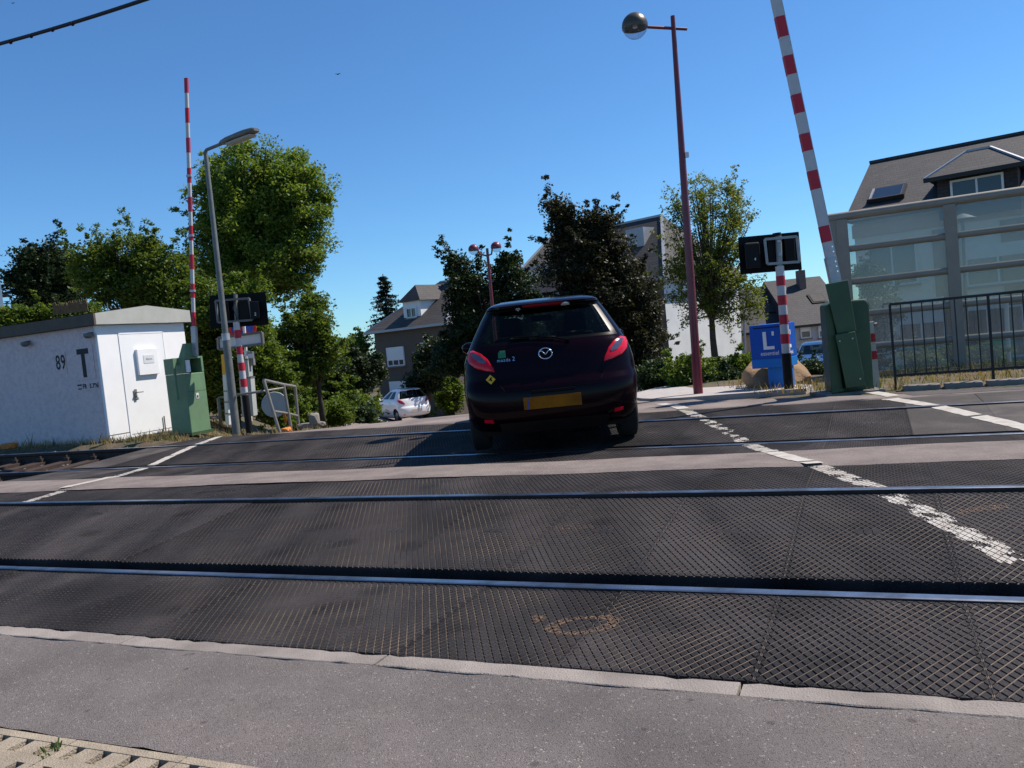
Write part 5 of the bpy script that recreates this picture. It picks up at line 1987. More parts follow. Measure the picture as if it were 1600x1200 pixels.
# ------------------------------------------------------------------ houses
def hip_house(root, C, fd, sd_, Lf, Ls, zg, ze, zr, wallm, wallm2, roofm, ov=.35, ridge_in=None, hipfront=2.6):
    """C near corner on the ground; fd along the front, sd along the side; hip roof"""
    P = lambda a, s, z: Vector((C.x + fd.x * a + sd_.x * s, C.y + fd.y * a + sd_.y * s, z))
    b = MB()
    b.hexa([P(0, 0, zg - 1), P(Lf, 0, zg - 1), P(Lf, Ls, zg - 1), P(0, Ls, zg - 1)], [P(0, 0, ze), P(Lf, 0, ze), P(Lf, Ls, ze), P(0, Ls, ze)])
    w = b.build('wall', wallm, root)
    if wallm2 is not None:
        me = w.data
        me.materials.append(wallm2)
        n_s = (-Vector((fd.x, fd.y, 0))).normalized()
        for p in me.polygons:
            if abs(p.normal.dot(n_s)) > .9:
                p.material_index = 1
    bm2 = bmesh.new()
    bm2.from_mesh(w.data)
    bmesh.ops.recalc_face_normals(bm2, faces=bm2.faces)
    bm2.to_mesh(w.data)
    bm2.free()
    r0, r1 = (hipfront, Lf - hipfront)
    m2 = Ls / 2
    o = ov
    E4 = [P(-o, -o, ze - .05), P(Lf + o, -o, ze - .05), P(Lf + o, Ls + o, ze - .05), P(-o, Ls + o, ze - .05)]
    R0, R1 = P(r0, m2, zr), P(r1, m2, zr)
    b = MB()
    b.add(E4 + [R0, R1], [(0, 1, 5, 4), (2, 3, 4, 5), (3, 0, 4), (1, 2, 5), (3, 2, 1, 0)])
    rf = b.build('roof', roofm, root)
    b = MB()
    for p, q in zip(E4, E4[1:] + E4[:1]):
        b.bar(p + Z3 * .0, q + Z3 * .0, .14, .10)
    b.build('gutter', M['zinc'], rf)
    b = MB()
    for p, q in ((E4[0], R0), (E4[1], R1), (R0, R1)):
        b.bar(p, q, .10, .14)
    b.build('ridge_flashing', M['zinc'], rf)
    return P, w, rf


def window(b_root, P0, xd, nd, w, h, shutter=0.0, mull=2, glass='win_glass', parent=None):
    """window centred at P0 on a wall with outward normal nd"""
    xd, nd = Vector(xd).normalized(), Vector(nd).normalized()
    fr = frame(P0, xd, Z3)
    if fr.to_3x3().col[2].dot(nd) < 0:
        fr = frame(P0, -xd, Z3)
    b = MB()
    t = .07
    b.box((0, h / 2 - t / 2, .03), (w, t, .10), fr)
    b.box((0, -h / 2 + t / 2, .03), (w, t, .10), fr)
    for s in (-1, 1):
        b.box((s * (w / 2 - t / 2), 0, .0302), (t, h - 2 * t - .002, .10), fr)
    for k in range(1, mull):
        b.box((-w / 2 + w * k / mull, 0, .028), (t * .9, h - 2 * t - .002, .08), fr)
    o = b.build('window', M['win_frame'], b_root)
    one(lambda b: b.box((0, 0, .012), (w - 2 * t + .004, h - 2 * t + .004, .02), fr), 'pane', M[glass], o)
    if shutter > 0:
        hh = (h - 2 * t) * shutter
        one(lambda b: b.box((0, h / 2 - t - hh / 2, .055), (w - 2 * t - .006, hh, .03), fr), 'shutter', M['shutter'], o)
    one(lambda b: b.box((0, -h / 2 - .04, .07), (w + .14, .07, .2), fr), 'sill', M['stone_grey'], o)
    return o


# house left of centre, dark front and lit right roof slope
zg = drop(-5, 52)
Cc = at(702, 560, 47)
HLh = thing('house', 'taupe house with steep slate hip roof, dormer and white shutters behind the white car', 'house', (Cc.x, 47, zg))
a_ = math.radians(38)
fd, sdv = Vector((-math.cos(a_), math.sin(a_), 0)), Vector((math.sin(a_), math.cos(a_), 0))
ze = at(700, 507, 47).z + .1
zr2 = at(684, 437, 50.5).z
P, w_, rf = hip_house(HLh, Vector((Cc.x, 47, 0)), fd, sdv, 6.0, 8.0, zg, ze, zr2, M['wall_taupe'], None, M['slate_b'], .45, hipfront=2.3)
nF = Vector((-sdv.x, -sdv.y, 0))


def on_front(px, py, Pf, Cw, n):              # picture point to the front wall plane
    d = ray(px, py)
    t = (Cw - CAM).dot(n) / d.dot(n)
    return CAM + d * t


Cw = Vector((Cc.x, 47, 0))
window(HLh, on_front(619, 557, P, Cw, nF) + nF * .01, fd, nF, 1.45, 1.15, .72, 3)
window(HLh, on_front(624, 612, P, Cw, nF) + nF * .01, fd, nF, 1.45, 1.3, .6, 3)
window(HLh, on_front(668, 548, P, Cw, nF) + nF * .01, fd, nF, 1.0, 1.0, .2, 2)
# dormer on the front slope
dcen = on_front(644, 488, P, Cw + (-nF) * .62, nF)
frd = frame(dcen, -fd, Z3)
b = MB()
b.box((0, -.05, -.8), (1.45, 1.5, 1.6), frd)
dm = b.build('dormer', M['wall_white'], HLh)
window(dm, dcen + nF * .02 - Z3 * .02, fd, nF, .85, .62, 0, 2)
b = MB()
L2 = [frd @ Vector(p) for p in ((-.95, .66, .22), (.95, .66, .22), (.95, .66, -3.2), (-.95, .66, -3.2), (0.0, 1.65, -.5), (0.0, 1.65, -3.2))]
b.add(L2, [(0, 1, 4), (1, 2, 5, 4), (3, 0, 4, 5), (0, 3, 2, 1)])
b.build('dormer_roof', M['slate_b'], HLh)
b = MB()
pc = P(2.4, 4.0, zr2)
b.box(pc + Z3 * .1, (.7, .7, .9))
ch = b.build('chimney', M['chimney'], HLh)
for dx in (-.18, .18):
    one(lambda b: b.cyl(pc + Vector((dx, 0, .5)), pc + Vector((dx, 0, .85)), .11, .09, 10), 'chimney_pot', M['brick_wall'], ch)

# centre house, slate hip roof with lit white side wall
Cc = at(1047, 560, 36)
zg = drop(8, 36)
HM = thing('house', 'large house with dark slate roof and bright white side wall behind the sparse tree', 'house', (Cc.x, 36, zg))
a_ = math.radians(45)
fd, sdv = Vector((-math.cos(a_), math.sin(a_), 0)), Vector((math.sin(a_), math.cos(a_), 0))
ze = at(1046, 432, 36).z
zr2 = at(1032, 338, 40).z
P, w_, rf = hip_house(HM, Vector((Cc.x, 36, 0)), fd, sdv, 8.5, 6.4, zg, ze, zr2, M['wall_taupe'], M['wall_white'], M['slate_b'], .30, hipfront=1.9)  # shade on the front painted in as dark taupe, sunlit side kept white
Cw = Vector((Cc.x, 36, 0))
nF = Vector((-sdv.x, -sdv.y, 0))
nS = Vector((-fd.x, -fd.y, 0))
window(HM, on_front(1005, 565, P, Cw, nF) + nF * .01, fd, nF, .9, 1.5, 0, 2)
b = MB()
dcen = on_front(992, 372, P, Cw - nF * 1.6, nF)
frd = frame(dcen, -fd, Z3)
b.box((0, 0, -.8), (1.0, .9, 1.6), frd)
b.build('dormer', M['zinc'], HM)
one(lambda b: b.cyl(on_front(1160, 450, P, Cw, nS) + nS * .06, on_front(1163, 575, P, Cw, nS) + nS * .06, .06, .06, 8), 'downpipe', M['zinc'], HM)

# house behind between lamp and purple tree
Cc = at(828, 560, 58)
HB = thing('house', 'grey roofed house mostly hidden behind the dark purple tree', 'house', (Cc.x, 58, -3.3))
ze = at(824, 419, 58).z
hip_house(HB, Vector((Cc.x + 9, 58, 0)), Vector((-1, 0, 0)), Vector((0, 1, 0)), 8.6, 8, -3.3, ze, ze + 3.4, M['wall_cream'], None, M['slate_b'], .4, hipfront=3.2)

# two distant terraced houses right of centre
zg = -3.4
YT = 50
x0, x1, x2 = at(1168, 520, YT).x, at(1236, 520, YT).x, at(1312, 520, YT).x
for k, (xa, xb, ye, yr_, wm, nm) in enumerate(((x0 - .4, x1, 514, 446, 'wall_peach', 'peach walled terrace house with slate roof behind the blue newspaper box'), (x1 + .01, x2 + .8, 503, 432, 'wall_grey', 'grey walled terrace house with slate roof left of the green machine'))):
    t = thing('house', nm, 'house', (xa, YT, zg))
    yo = 1.6 if k == 0 else 0
    ze, zr3 = at((1200, 1275)[k], ye, YT + yo).z, at((1200, 1270)[k], yr_, YT + 4).z
    b = MB()
    b.hexa([(xa, YT + yo, zg - 1), (xb, YT + yo, zg - 1), (xb, YT + 9, zg - 1), (xa, YT + 9, zg - 1)], [(xa, YT + yo, ze), (xb, YT + yo, ze), (xb, YT + 9, ze), (xa, YT + 9, ze)])
    b.build('wall', M[wm], t)
    b = MB()
    b.add([(xa, YT + yo - .3, ze - .1), (xb, YT + yo - .3, ze - .1), (xb, YT + 4.5, zr3), (xa, YT + 4.5, zr3), (xb, YT + 9.3, ze), (xa, YT + 9.3, ze),
           (xa, YT + yo - .3, ze - .25), (xb, YT + yo - .3, ze - .25), (xb, YT + 9.3, ze - .25), (xa, YT + 9.3, ze - .25)],
          [(0, 1, 2, 3), (3, 2, 4, 5), (0, 6, 7, 1), (1, 7, 8, 4, 2), (0, 3, 5, 9, 6), (6, 9, 8, 7), (4, 8, 9, 5)])
    rf = b.build('roof', M['slate'], t)
    px_, py_ = ((1206, 482), (1273, 468))[k]
    zc = at(px_, py_, YT + 2.5)
    sl2 = (zr3 - ze) / (4.5 - yo)
    yc = YT + yo + (zc.z - ze) / sl2
    frs = frame(Vector((zc.x, yc - .05, zc.z + .05)), (1, 0, 0), (0, 1, sl2))
    o = one(lambda b: b.box((0, 0, 0), (.95, 1.1, .08), frs), 'skylight', M['black_paint'], rf)
    one(lambda b: b.box((0, 0, .05), (.75, .9, .03), frs), 'skylight_pane', M['slate_b'], o)
    if k == 1:
        for px2, py2 in ((1258, 518), (1286, 517)):
            window(t, Vector((at(px2, py2, YT).x, YT - .01, at(px2, py2, YT).z)), (1, 0, 0), (0, -1, 0), .62, .82, .5, 1)
        one(lambda b: b.box((at(1284, 563, YT).x, YT - .02, at(1284, 563, YT).z), (2.0, .06, .6)), 'garage_door', M['grey_metal'], t)
        xc_ = at(1252, 445, YT + 3.6).x
        one(lambda b: b.box((xc_, YT + 3.6, zr3 - .3), (.42, .6, 1.5)), 'chimney', M['chimney'], t)
        one(lambda b: b.cyl((xc_, YT + 3.6, zr3 + .45), (xc_, YT + 3.6, zr3 + .7), .10, .08, 8), 'chimney_pot', M['chimney'], t)

# big house behind the noise barrier
aH = math.radians(36)
U4, N4 = Vector((math.cos(aH), -math.sin(aH), 0)), Vector((math.sin(aH), math.cos(aH), 0))
E0 = at(1321, 340, 31.0)                        # left end of the eave
ze = E0.z
zrd = at(1356, 255, 31.0 + 5.0 * math.cos(aH)).z
LH = 22
HR = thing('house', 'cream house with large slate roof, dormer and skylight behind the noise barrier', 'house', (E0.x, E0.y, -2.2))
hh = lambda u, dv, z: Vector((E0.x + U4.x * u + N4.x * dv, E0.y + U4.y * u + N4.y * dv, z))
b = MB()
b.hexa([hh(.15, .5, -4), hh(LH, .5, -4), hh(LH, 9.5, -4), hh(.15, 9.5, -4)], [hh(.15, .5, ze), hh(LH, .5, ze), hh(LH, 9.5, ze), hh(.15, 9.5, ze)])
b.poly(hh(.15, .5, ze), hh(.15, 9.5, ze), hh(.15, 5, zrd - .25))
wl = b.build('wall', M['wall_cream'], HR)
b = MB()
b.add([hh(0, 0, ze), hh(LH + .4, 0, ze), hh(LH + .4, 5, zrd), hh(0, 5, zrd), hh(LH + .4, 10, ze), hh(0, 10, ze),
       hh(0, 0, ze - .2), hh(LH + .4, 0, ze - .2), hh(LH + .4, 10, ze - .2), hh(0, 10, ze - .2)],
      [(0, 1, 2, 3), (3, 2, 4, 5), (0, 6, 7, 1), (0, 3, 5, 9, 6), (4, 8, 9, 5), (1, 7, 8, 4, 2), (6, 9, 8, 7)])
rf = b.build('roof', M['slate'], HR)
one(lambda b: b.bar(hh(0, -.06, ze - .1), hh(LH, -.06, ze - .1), .14, .14), 'gutter', M['wall_peach'], HR)
one(lambda b: b.bar(hh(.1, .44, ze - .55), hh(LH, .44, ze - .55), .5, .10), 'frieze_band', M['wall_peach'], HR)
one(lambda b: b.bar(hh(-.02, 5, zrd + .02), hh(LH, 5, zrd + .02), .10, .22), 'ridge_tiles', M['slate_b'], rf)
slp = (zrd - ze) / 5.0
nr_ = Vector((-N4.x * slp, -N4.y * slp, 1)).normalized()


def roof_pt(px, py):
    d = ray(px, py)
    p0 = hh(0, 0, ze)
    return CAM + d * ((p0 - CAM).dot(nr_) / d.dot(nr_))


def wall_pt(px, py):
    d = ray(px, py)
    return CAM + d * ((hh(0, .5, 0) - CAM).dot(N4) / d.dot(N4))


sk = roof_pt(1388, 304)
frs = frame(sk + nr_ * .03, U4, Vector((N4.x, N4.y, slp)))
o = one(lambda b: b.box((0, 0, .03), (1.2, 1.15, .12), frs), 'skylight', M['iron_black'], rf)
one(lambda b: b.box((0, 0, .10), (1.0, .95, .02), frs), 'skylight_pane', M['win_glass'], o)
one(lambda b: b.box((-.57, 0, .10), (.07, 1.0, .05), frs), 'skylight_edge', M['zinc'], o)
b = MB()
b.box((0, -.62, .07), (1.3, .08, .16), frs)
b.build('skylight_apron', M['iron_black'], o)
# dormer: foot of its front at the roof line behind the top rail
dl, dr_ = roof_pt(1466, 318), roof_pt(1592, 300)
DW = (dr_ - dl).dot(U4)
dl = Vector((dl.x, dl.y, dl.z))
frd = frame(dl, U4, Z3)
htop = at(1455, 279, dl.y - .2).z - dl.z
b = MB()
b.box((DW / 2, htop / 2 - .3, -2.0), (DW, htop + .55, 4.0), frd)
dmr = b.build('dormer', M['slate'], HR)
apex = at(1562, 230, dl.y + 1.2 - 1.6 * math.sin(aH)).z - dl.z
b = MB()
q = [(-.32, htop, .45), (DW + .32, htop, .45), (DW + .32, htop, -4.2), (-.32, htop, -4.2), (.85, apex, -1.2), (DW - .85, apex, -1.2), (DW - .85, apex, -4.4), (.85, apex, -4.4)]
b.add([frd @ Vector(p) for p in q], [(0, 1, 5, 4), (1, 2, 6, 5), (3, 0, 4, 7), (4, 5, 6, 7), (0, 3, 2, 1)])
dr = b.build('dormer_roof', M['slate'], HR)
b = MB()
for p, s in ((q[0], q[4]), (q[1], q[5]), (q[4], q[5])):
    b.bar(frd @ Vector(p), frd @ Vector(s), .09, .09)
b.build('hip_flashing', M['zinc'], dr)
one(lambda b: b.bar(frd @ Vector((-.34, htop - .06, .48)), frd @ Vector((DW + .34, htop - .06, .48)), .14, .14), 'dormer_gutter', M['iron_black'], dr)
wA, wB = at(1488, 300, dl.y - .6), at(1569, 286, dl.y - 2.2)
window(dmr, frd @ Vector((DW * .50, htop * .42, .01)), U4, -N4, DW * .66, htop * .78, 0, 2)
# windows, brick piers on the long wall, seen through the glass
for px_, py_, w_2, h_2, sh in ((1395, 415, 1.7, 1.5, 0.0), (1560, 412, 2.0, 1.4, .3), (1440, 505, 1.6, 1.8, .5), (1545, 520, 2.2, 1.8, 0)):
    pw = wall_pt(px_, py_)
    window(wl, pw - N4 * .02, U4, -N4, w_2, h_2, sh, 2)
for px_ in (1479, 1588):
    pw = wall_pt(px_, 410)
    one(lambda b: b.hexa([Vector((pw.x, pw.y, -3)) + U4 * a - N4 * c for a, c in ((-.4, .08), (.4, .08), (.4, .002), (-.4, .002))], [Vector((pw.x, pw.y, ze - .9)) + U4 * a - N4 * c for a, c in ((-.4, .08), (.4, .08), (.4, .002), (-.4, .002))]), 'brick_pier', M['brick_wall'], HR)
# wheelie bin and pole behind the glass
bc = at(1564, 571, 27)
BN = thing('wheelie_bin', 'bright green wheelie bin seen through the noise barrier glass', 'bin', bc)
b = MB()
b.hexa([bc + Vector(p) for p in ((-.22, -.25, -.0), (.22, -.25, 0), (.22, .25, 0), (-.22, .25, 0))], [bc + Vector(p) for p in ((-.29, -.33, .75), (.29, -.33, .75), (.29, .33, .75), (-.29, .33, .75))])
b.build('bin_body', M['bin_green'], BN, bevel=.02)
b = MB()
b.hexa([bc + Vector(p) for p in ((-.31, -.36, .755), (.31, -.36, .755), (.31, .36, .755), (-.31, .36, .755))], [bc + Vector(p) for p in ((-.27, -.30, .83), (.27, -.30, .83), (.27, .32, .85), (-.27, .32, .85))])
b.build('bin_lid', M['bin_green'], BN, bevel=.02)
for s in (-1, 1):
    one(lambda b: b.cyl(bc + Vector((s * .24, .22, .02)), bc + Vector((s * .29, .22, .02)), .1, .1, 14), 'bin_wheel', M['tyre'], BN)
pp = at(1576, 575, 21)
PO = thing('pole', 'slim white pole beside the green wheelie bin behind the glass', 'pole', pp)
one(lambda b: b.cyl(pp - Z3 * .3, at(1572, 470, 21), .06, .05, 12), 'shaft', M['sign_white'], PO, smooth=True, angle=40)
one(lambda b: b.cyl(at(1572, 470, 21), at(1572, 468, 21), .07, .07, 12), 'pole_cap', M['grey_metal'], PO)
pp = at(1512, 575, 24)
PO = thing('street_lamp', 'grey lamp post with flat top seen through the glass barrier', 'street lamp', pp)
one(lambda b: b.cyl(pp - Z3 * .5, at(1504, 342, 24), .06, .045, 12), 'column', M['grey_metal'], PO, smooth=True, angle=40)
b = MB()
b.lathe([(.0, .16), (.12, .12), (.36, .0), (.36, -.03), (.05, -.05), (.0, -.05)], Matrix.Translation(at(1504, 342, 24)), 20)
b.build('lamp_hood', M['grey_metal'], PO, smooth=True, angle=40)

# ================================================================== vegetation
def leaf_mesh(name, pts, size, m, parent=None, rng=RNG, up=.5, aspect=.55, droop=0.0):
    n = len(pts)
    pts = np.asarray(pts, dtype=np.float64)
    nrm = rng.normal(size=(n, 3))
    nrm[:, 2] = np.abs(nrm[:, 2]) + up
    nrm /= np.linalg.norm(nrm, axis=1)[:, None]
    a = rng.normal(size=(n, 3))
    if droop:
        a[:, 2] -= droop
    a -= nrm * (a * nrm).sum(1)[:, None]
    a /= np.linalg.norm(a, axis=1)[:, None]
    c = np.cross(nrm, a)
    s = size * rng.uniform(.6, 1.35, n)[:, None]
    tip = pts + a * s
    base = pts - a * s
    l = pts + c * s * aspect - nrm * s * .12
    r = pts - c * s * aspect - nrm * s * .12
    V = np.stack([base, r, tip, l], 1).reshape(-1, 3)
    me = bpy.data.meshes.new(name)
    me.vertices.add(4 * n)
    me.vertices.foreach_set('co', V.ravel())
    me.loops.add(4 * n)
    me.polygons.add(n)
    me.loops.foreach_set('vertex_index', np.arange(4 * n, dtype=np.int32))
    me.polygons.foreach_set('loop_start', np.arange(0, 4 * n, 4, dtype=np.int32))
    me.materials.append(m)
    me.update()
    me.validate()
    o = bpy.data.objects.new(name, me)
    COL.objects.link(o)
    if parent is not None:
        o.parent = parent
        o.matrix_basis = parent.matrix_basis.inverted()
    return o


def in_ell(rng, n, shell=.45):
    d = rng.normal(size=(n, 3))
    d /= np.linalg.norm(d, axis=1)[:, None]
    r = rng.uniform(0, 1, n) ** shell
    return d * r[:, None]


def tree(name, label, cat, Y, trunk, ells, nclump, nleaf, lsize, leaf, csize=.35, r0=.14, depth=1.0, group=None, branches=True, shell=.4, base_z=None, droop=0.0, seed=1, trunk_m='bark', brad=.018, crown='crown', zmin=None, sprig=.16):
    """ells = [(px, py, rx, ry)] in picture units at distance Y; trunk = [(px, py)] from the foot up"""
    rng = np.random.default_rng(seed)
    k = Y / F
    tp = [at(px, py, Y) for px, py in trunk]
    if base_z is not None:
        tp[0] = Vector((tp[0].x, tp[0].y, base_z))
    root = thing(name, label, cat, tp[0], group)
    if len(tp) > 1:
        b = MB()
        b.tube([tp[0] - Vector((0, 0, .2))] + tp[1:], r0, 10, r0 * .45)
        tr = b.build('trunk', M[trunk_m], root, smooth=True)
    cl = []
    area = sum(e[2] * e[3] for e in ells)
    for (px, py, rx, ry) in ells:
        c = np.array(at(px, py, Y))
        m = max(3, int(nclump * rx * ry / area))
        e = in_ell(rng, m, shell)
        rd = min(rx, ry) * 1.1 * depth
        q = c + e[:, :1] * np.array(C_R) * rx * k + e[:, 2:] * np.array((0, 0, 1.)) * ry * k + e[:, 1:2] * np.array((0, 1., 0)) * rd * k
        cl.append(q)
    cl = np.concatenate(cl)
    # sprigs: short chains of leaf clumps that break the outline
    cen = np.array(at(sum(e[0] for e in ells) / len(ells), sum(e[1] for e in ells) / len(ells), Y))
    ex = []
    for q in cl[rng.uniform(size=len(cl)) < sprig]:
        d = (q - cen)
        d /= (np.linalg.norm(d) + 1e-6)
        d = d + rng.normal(size=3) * .45 + np.array((0, 0, .35))
        d /= np.linalg.norm(d)
        for t in range(1, 8):
            ex.append(q + d * csize * .30 * t + rng.normal(size=3) * csize * .12)
    nmain = len(cl)
    if ex:
        cl = np.concatenate([cl, np.array(ex)])
    if branches and len(tp) > 1:
        b = MB()
        top = tp[-1]
        sel = cl[:nmain][rng.permutation(nmain)[:min(nmain, 140)]]
        for q in sel:
            qv = Vector(q)
            t = rng.uniform(.25, 1.0)
            s = tp[-2].lerp(tp[-1], t) if len(tp) > 1 else tp[0]
            mid = s.lerp(qv, .5) + Vector((0, 0, -.10 * (qv - s).length * .6 + .25 * abs(qv.z - s.z) * .2))
            b.tube([s, mid, qv], brad * 1.6, 4, brad * .35)
        b.build('branches', M[trunk_m], root)['kind'] = 'stuff'
    wt = np.where(np.arange(len(cl)) < nmain, 1.0, .13)
    nleaf = int(nleaf * 3.3)
    lsize = lsize * .52
    per = rng.multinomial(nleaf, wt / wt.sum())
    off = rng.normal(size=(nleaf, 3))
    off *= .58
    off = np.clip(off, -.95, .95)
    sz = np.repeat(rng.uniform(.5, 1.15, len(cl)) * np.where(np.arange(len(cl)) < nmain, .85, .26), per)
    pts = np.repeat(cl, per, axis=0) + off * (csize * np.array((1, 1, .75))) * sz[:, None]
    if zmin is not None:
        pts = pts[pts[:, 2] > zmin]
    leaf_mesh(crown, pts, lsize, M[leaf], root, rng, droop=droop)
    return root


# left side trees
tree('tree', 'tall bright green tree rising behind the grey street lamp', 'tree', 30, [(372, 640), (380, 480), (400, 350)],
     [(405, 285, 92, 58), (360, 330, 60, 66), (465, 305, 52, 62), (345, 395, 52, 62), (410, 375, 76, 76), (465, 370, 50, 60), (360, 440, 55, 45), (430, 425, 52, 42)], 460, 34000, .12, 'leaf_light', .55, .30, seed=3, brad=.035, droop=.8, sprig=.05)
tree('tree', 'small round-crowned tree with thin dark trunk right of the guard rail', 'tree', 20, [(506, 664), (500, 620), (490, 540)],
     [(482, 500, 38, 38), (465, 545, 38, 42), (505, 540, 26, 44), (480, 580, 40, 28)], 120, 9000, .085, 'leaf_mid', .32, .08, seed=4)
tree('tree', 'dark green tree behind the far left end of the hut', 'tree', 27, [(70, 560), (72, 450)],
     [(60, 420, 36, 38), (95, 415, 34, 34), (75, 460, 55, 34), (45, 440, 26, 30)], 150, 10000, .11, 'leaf_dark', .42, .15, seed=5)
tree('tree', 'yellow-green leafy tree behind the middle of the hut', 'tree', 24, [(205, 560), (205, 440)],
     [(195, 400, 60, 34), (250, 425, 48, 42), (150, 425, 36, 34), (215, 455, 80, 40), (285, 470, 36, 40)], 240, 15000, .095, 'leaf_mid', .40, .13, seed=6)
tree('hedge', 'dense leafy hedge mass behind the left crossing light', 'hedge', 17.5, [(370, 662), (370, 560)],
     [(335, 500, 34, 60), (400, 560, 36, 70), (345, 590, 40, 70), (420, 600, 36, 60), (310, 560, 30, 70), (375, 480, 40, 50)], 260, 24000, .075, 'hedge', .30, .08, seed=7, branches=False)
tree('hedge', 'low sunlit hedge behind the hut roof at far left', 'hedge', 19.5, [(70, 560), (70, 520)],
     [(50, 500, 40, 22), (110, 495, 40, 18), (20, 505, 30, 22), (150, 492, 30, 16)], 90, 6000, .08, 'hedge', .25, .06, seed=8, branches=False)
# reed screen on the hut hedge
RF = at(112, 482, 17.0)
b = MB()
for i in range(90):
    f_ = i / 89
    p = at(84 + 54 * f_, 492 - 6 * f_, 17.0)
    h_ = random.uniform(.15, .26)
    b.bar(p, p + Vector((random.uniform(-.02, .02), 0, h_)), .012, .012)
tag(b.build('reed_screen', M['reed']), 'brown reed screen standing above the hut roof line', 'screen')

# middle distance
for k, (Y_, tr_, el_, n_, lf, lab, sd_, nm) in enumerate((
    (28, [(575, 660), (575, 640)], [(566, 640, 22, 20), (548, 632, 20, 18)], 6500, 'hedge', 'rounded green hedge left of the white car', 21, 'hedge'),
    (26, [(565, 660), (565, 655)], [(563, 650, 14, 10)], 1500, 'hedge_dark', 'small clipped ball bush in front of the hedge', 22, 'bush'),
    (22, [(455, 662), (455, 655)], [(450, 640, 34, 20), (478, 645, 24, 14)], 5500, 'hedge', 'bright low hedge behind the tubular guard rail', 23, 'hedge'),
    (24, [(520, 660), (520, 650)], [(525, 645, 26, 18)], 3500, 'hedge', 'low green bush right of the thin trunk', 24, 'bush'),
    (40, [(704, 645), (704, 635)], [(702, 620, 15, 20), (706, 606, 12, 12)], 4000, 'hedge', 'bright green bush between the white car and the dark hatchback', 25, 'bush'),
    (38, [(668, 620), (668, 590)], [(668, 575, 22, 36), (655, 600, 16, 20), (690, 560, 20, 30)], 5000, 'leaf_dark', 'dark shrub against the taupe house front', 26, 'shrub'),
    (44, [(545, 640), (545, 580)], [(545, 575, 40, 38), (500, 590, 40, 40), (580, 575, 18, 30), (545, 615, 34, 20)], 12000, 'leaf_dark', 'dark tree group left of the taupe house', 27, 'tree'),
    (60, [(560, 640), (545, 560)], [(520, 560, 34, 26), (560, 545, 26, 20), (470, 570, 40, 30)], 6000, 'leaf_mid', 'distant green tree beyond the dark trees left of centre', 28, 'tree'))):
    tree(nm, lab, nm, Y_, tr_, el_, 90, n_, .0035 * Y_ + .01, lf, .012 * Y_, .05 + .003 * Y_, seed=sd_, branches=False)

tree('tree', 'dark leafy tree in front of the taupe house by the double lamp', 'tree', 30.5, [(765, 640), (762, 560), (758, 480)],
     [(735, 440, 38, 42), (795, 440, 36, 40), (720, 500, 34, 46), (770, 500, 56, 54), (700, 555, 30, 40), (825, 480, 26, 44), (760, 560, 60, 40), (710, 412, 14, 22), (800, 405, 14, 20)], 240, 15000, .125, 'leaf_dark', .45, .2, seed=31, brad=.03)
tree('tree', 'big dark purple-leaved tree behind the hatchback', 'tree', 22, [(945, 640), (940, 560), (925, 430)],
     [(930, 400, 58, 46), (960, 455, 66, 60), (895, 420, 48, 60), (876, 340, 22, 34), (985, 540, 48, 66), (905, 520, 60, 70), (868, 325, 20, 12), (940, 350, 24, 24), (912, 368, 34, 34), (1010, 500, 26, 50)], 430, 34000, .085, 'leaf_purple', .38, .16, seed=32, shell=.5)
tree('tree', 'sparse upright young tree with open branches right of the red lamp', 'tree', 19, [(1121, 592), (1114, 530), (1108, 430)],
     [(1112, 400, 62, 86), (1105, 320, 52, 52), (1160, 430, 34, 60), (1062, 420, 30, 70), (1110, 480, 66, 34), (1060, 335, 22, 44), (1172, 478, 26, 24), (1150, 340, 30, 56)], 300, 8000, .060, 'leaf_sparse', .26, .10, seed=33, shell=.55, brad=.020)
# hedges on the right
for k, (Y_, el_, n_, lf, lab) in enumerate((
    (15.5, [(1022, 590, 24, 22), (1045, 594, 18, 18)], 5500, 'hedge_dark', 'dark hedge just right of the hatchback'),
    (14.6, [(1070, 588, 22, 24), (1083, 580, 14, 18)], 5500, 'hedge', 'green bush behind the foot of the red lamp column'),
    (16.5, [(1125, 580, 40, 16), (1155, 574, 24, 18), (1100, 590, 20, 14)], 7500, 'hedge', 'bright clipped hedge under the sparse tree'),
    (14.4, [(1150, 598, 28, 14), (1118, 603, 20, 10)], 4500, 'hedge_dark', 'low dark bush left of the boulder'),
    (19, [(1268, 585, 22, 20), (1285, 592, 18, 14)], 3500, 'hedge_dark', 'dark bush between the boulder and the green machine'),
    (20, [(1450, 568, 22, 12)], 2200, 'hedge', 'small bright bush behind the glass, left of two'),
    (21, [(1490, 560, 20, 18), (1535, 560, 22, 22)], 4200, 'hedge', 'green bushes behind the glass beside the bin'),
    (23, [(1355, 430, 22, 30), (1370, 490, 38, 50), (1365, 540, 36, 40)], 6500, 'leaf_dark', 'dark conifer-like bush behind the left glass panes'))):
    tree('bush' if k > 3 else 'hedge', lab, 'bush' if k > 3 else 'hedge', Y_, [(el_[0][0], el_[0][1] + el_[0][3]), (el_[0][0], el_[0][1])], el_, 80, n_, .0032 * Y_ + .008, lf, .013 * Y_, .03, seed=60 + k, branches=False)

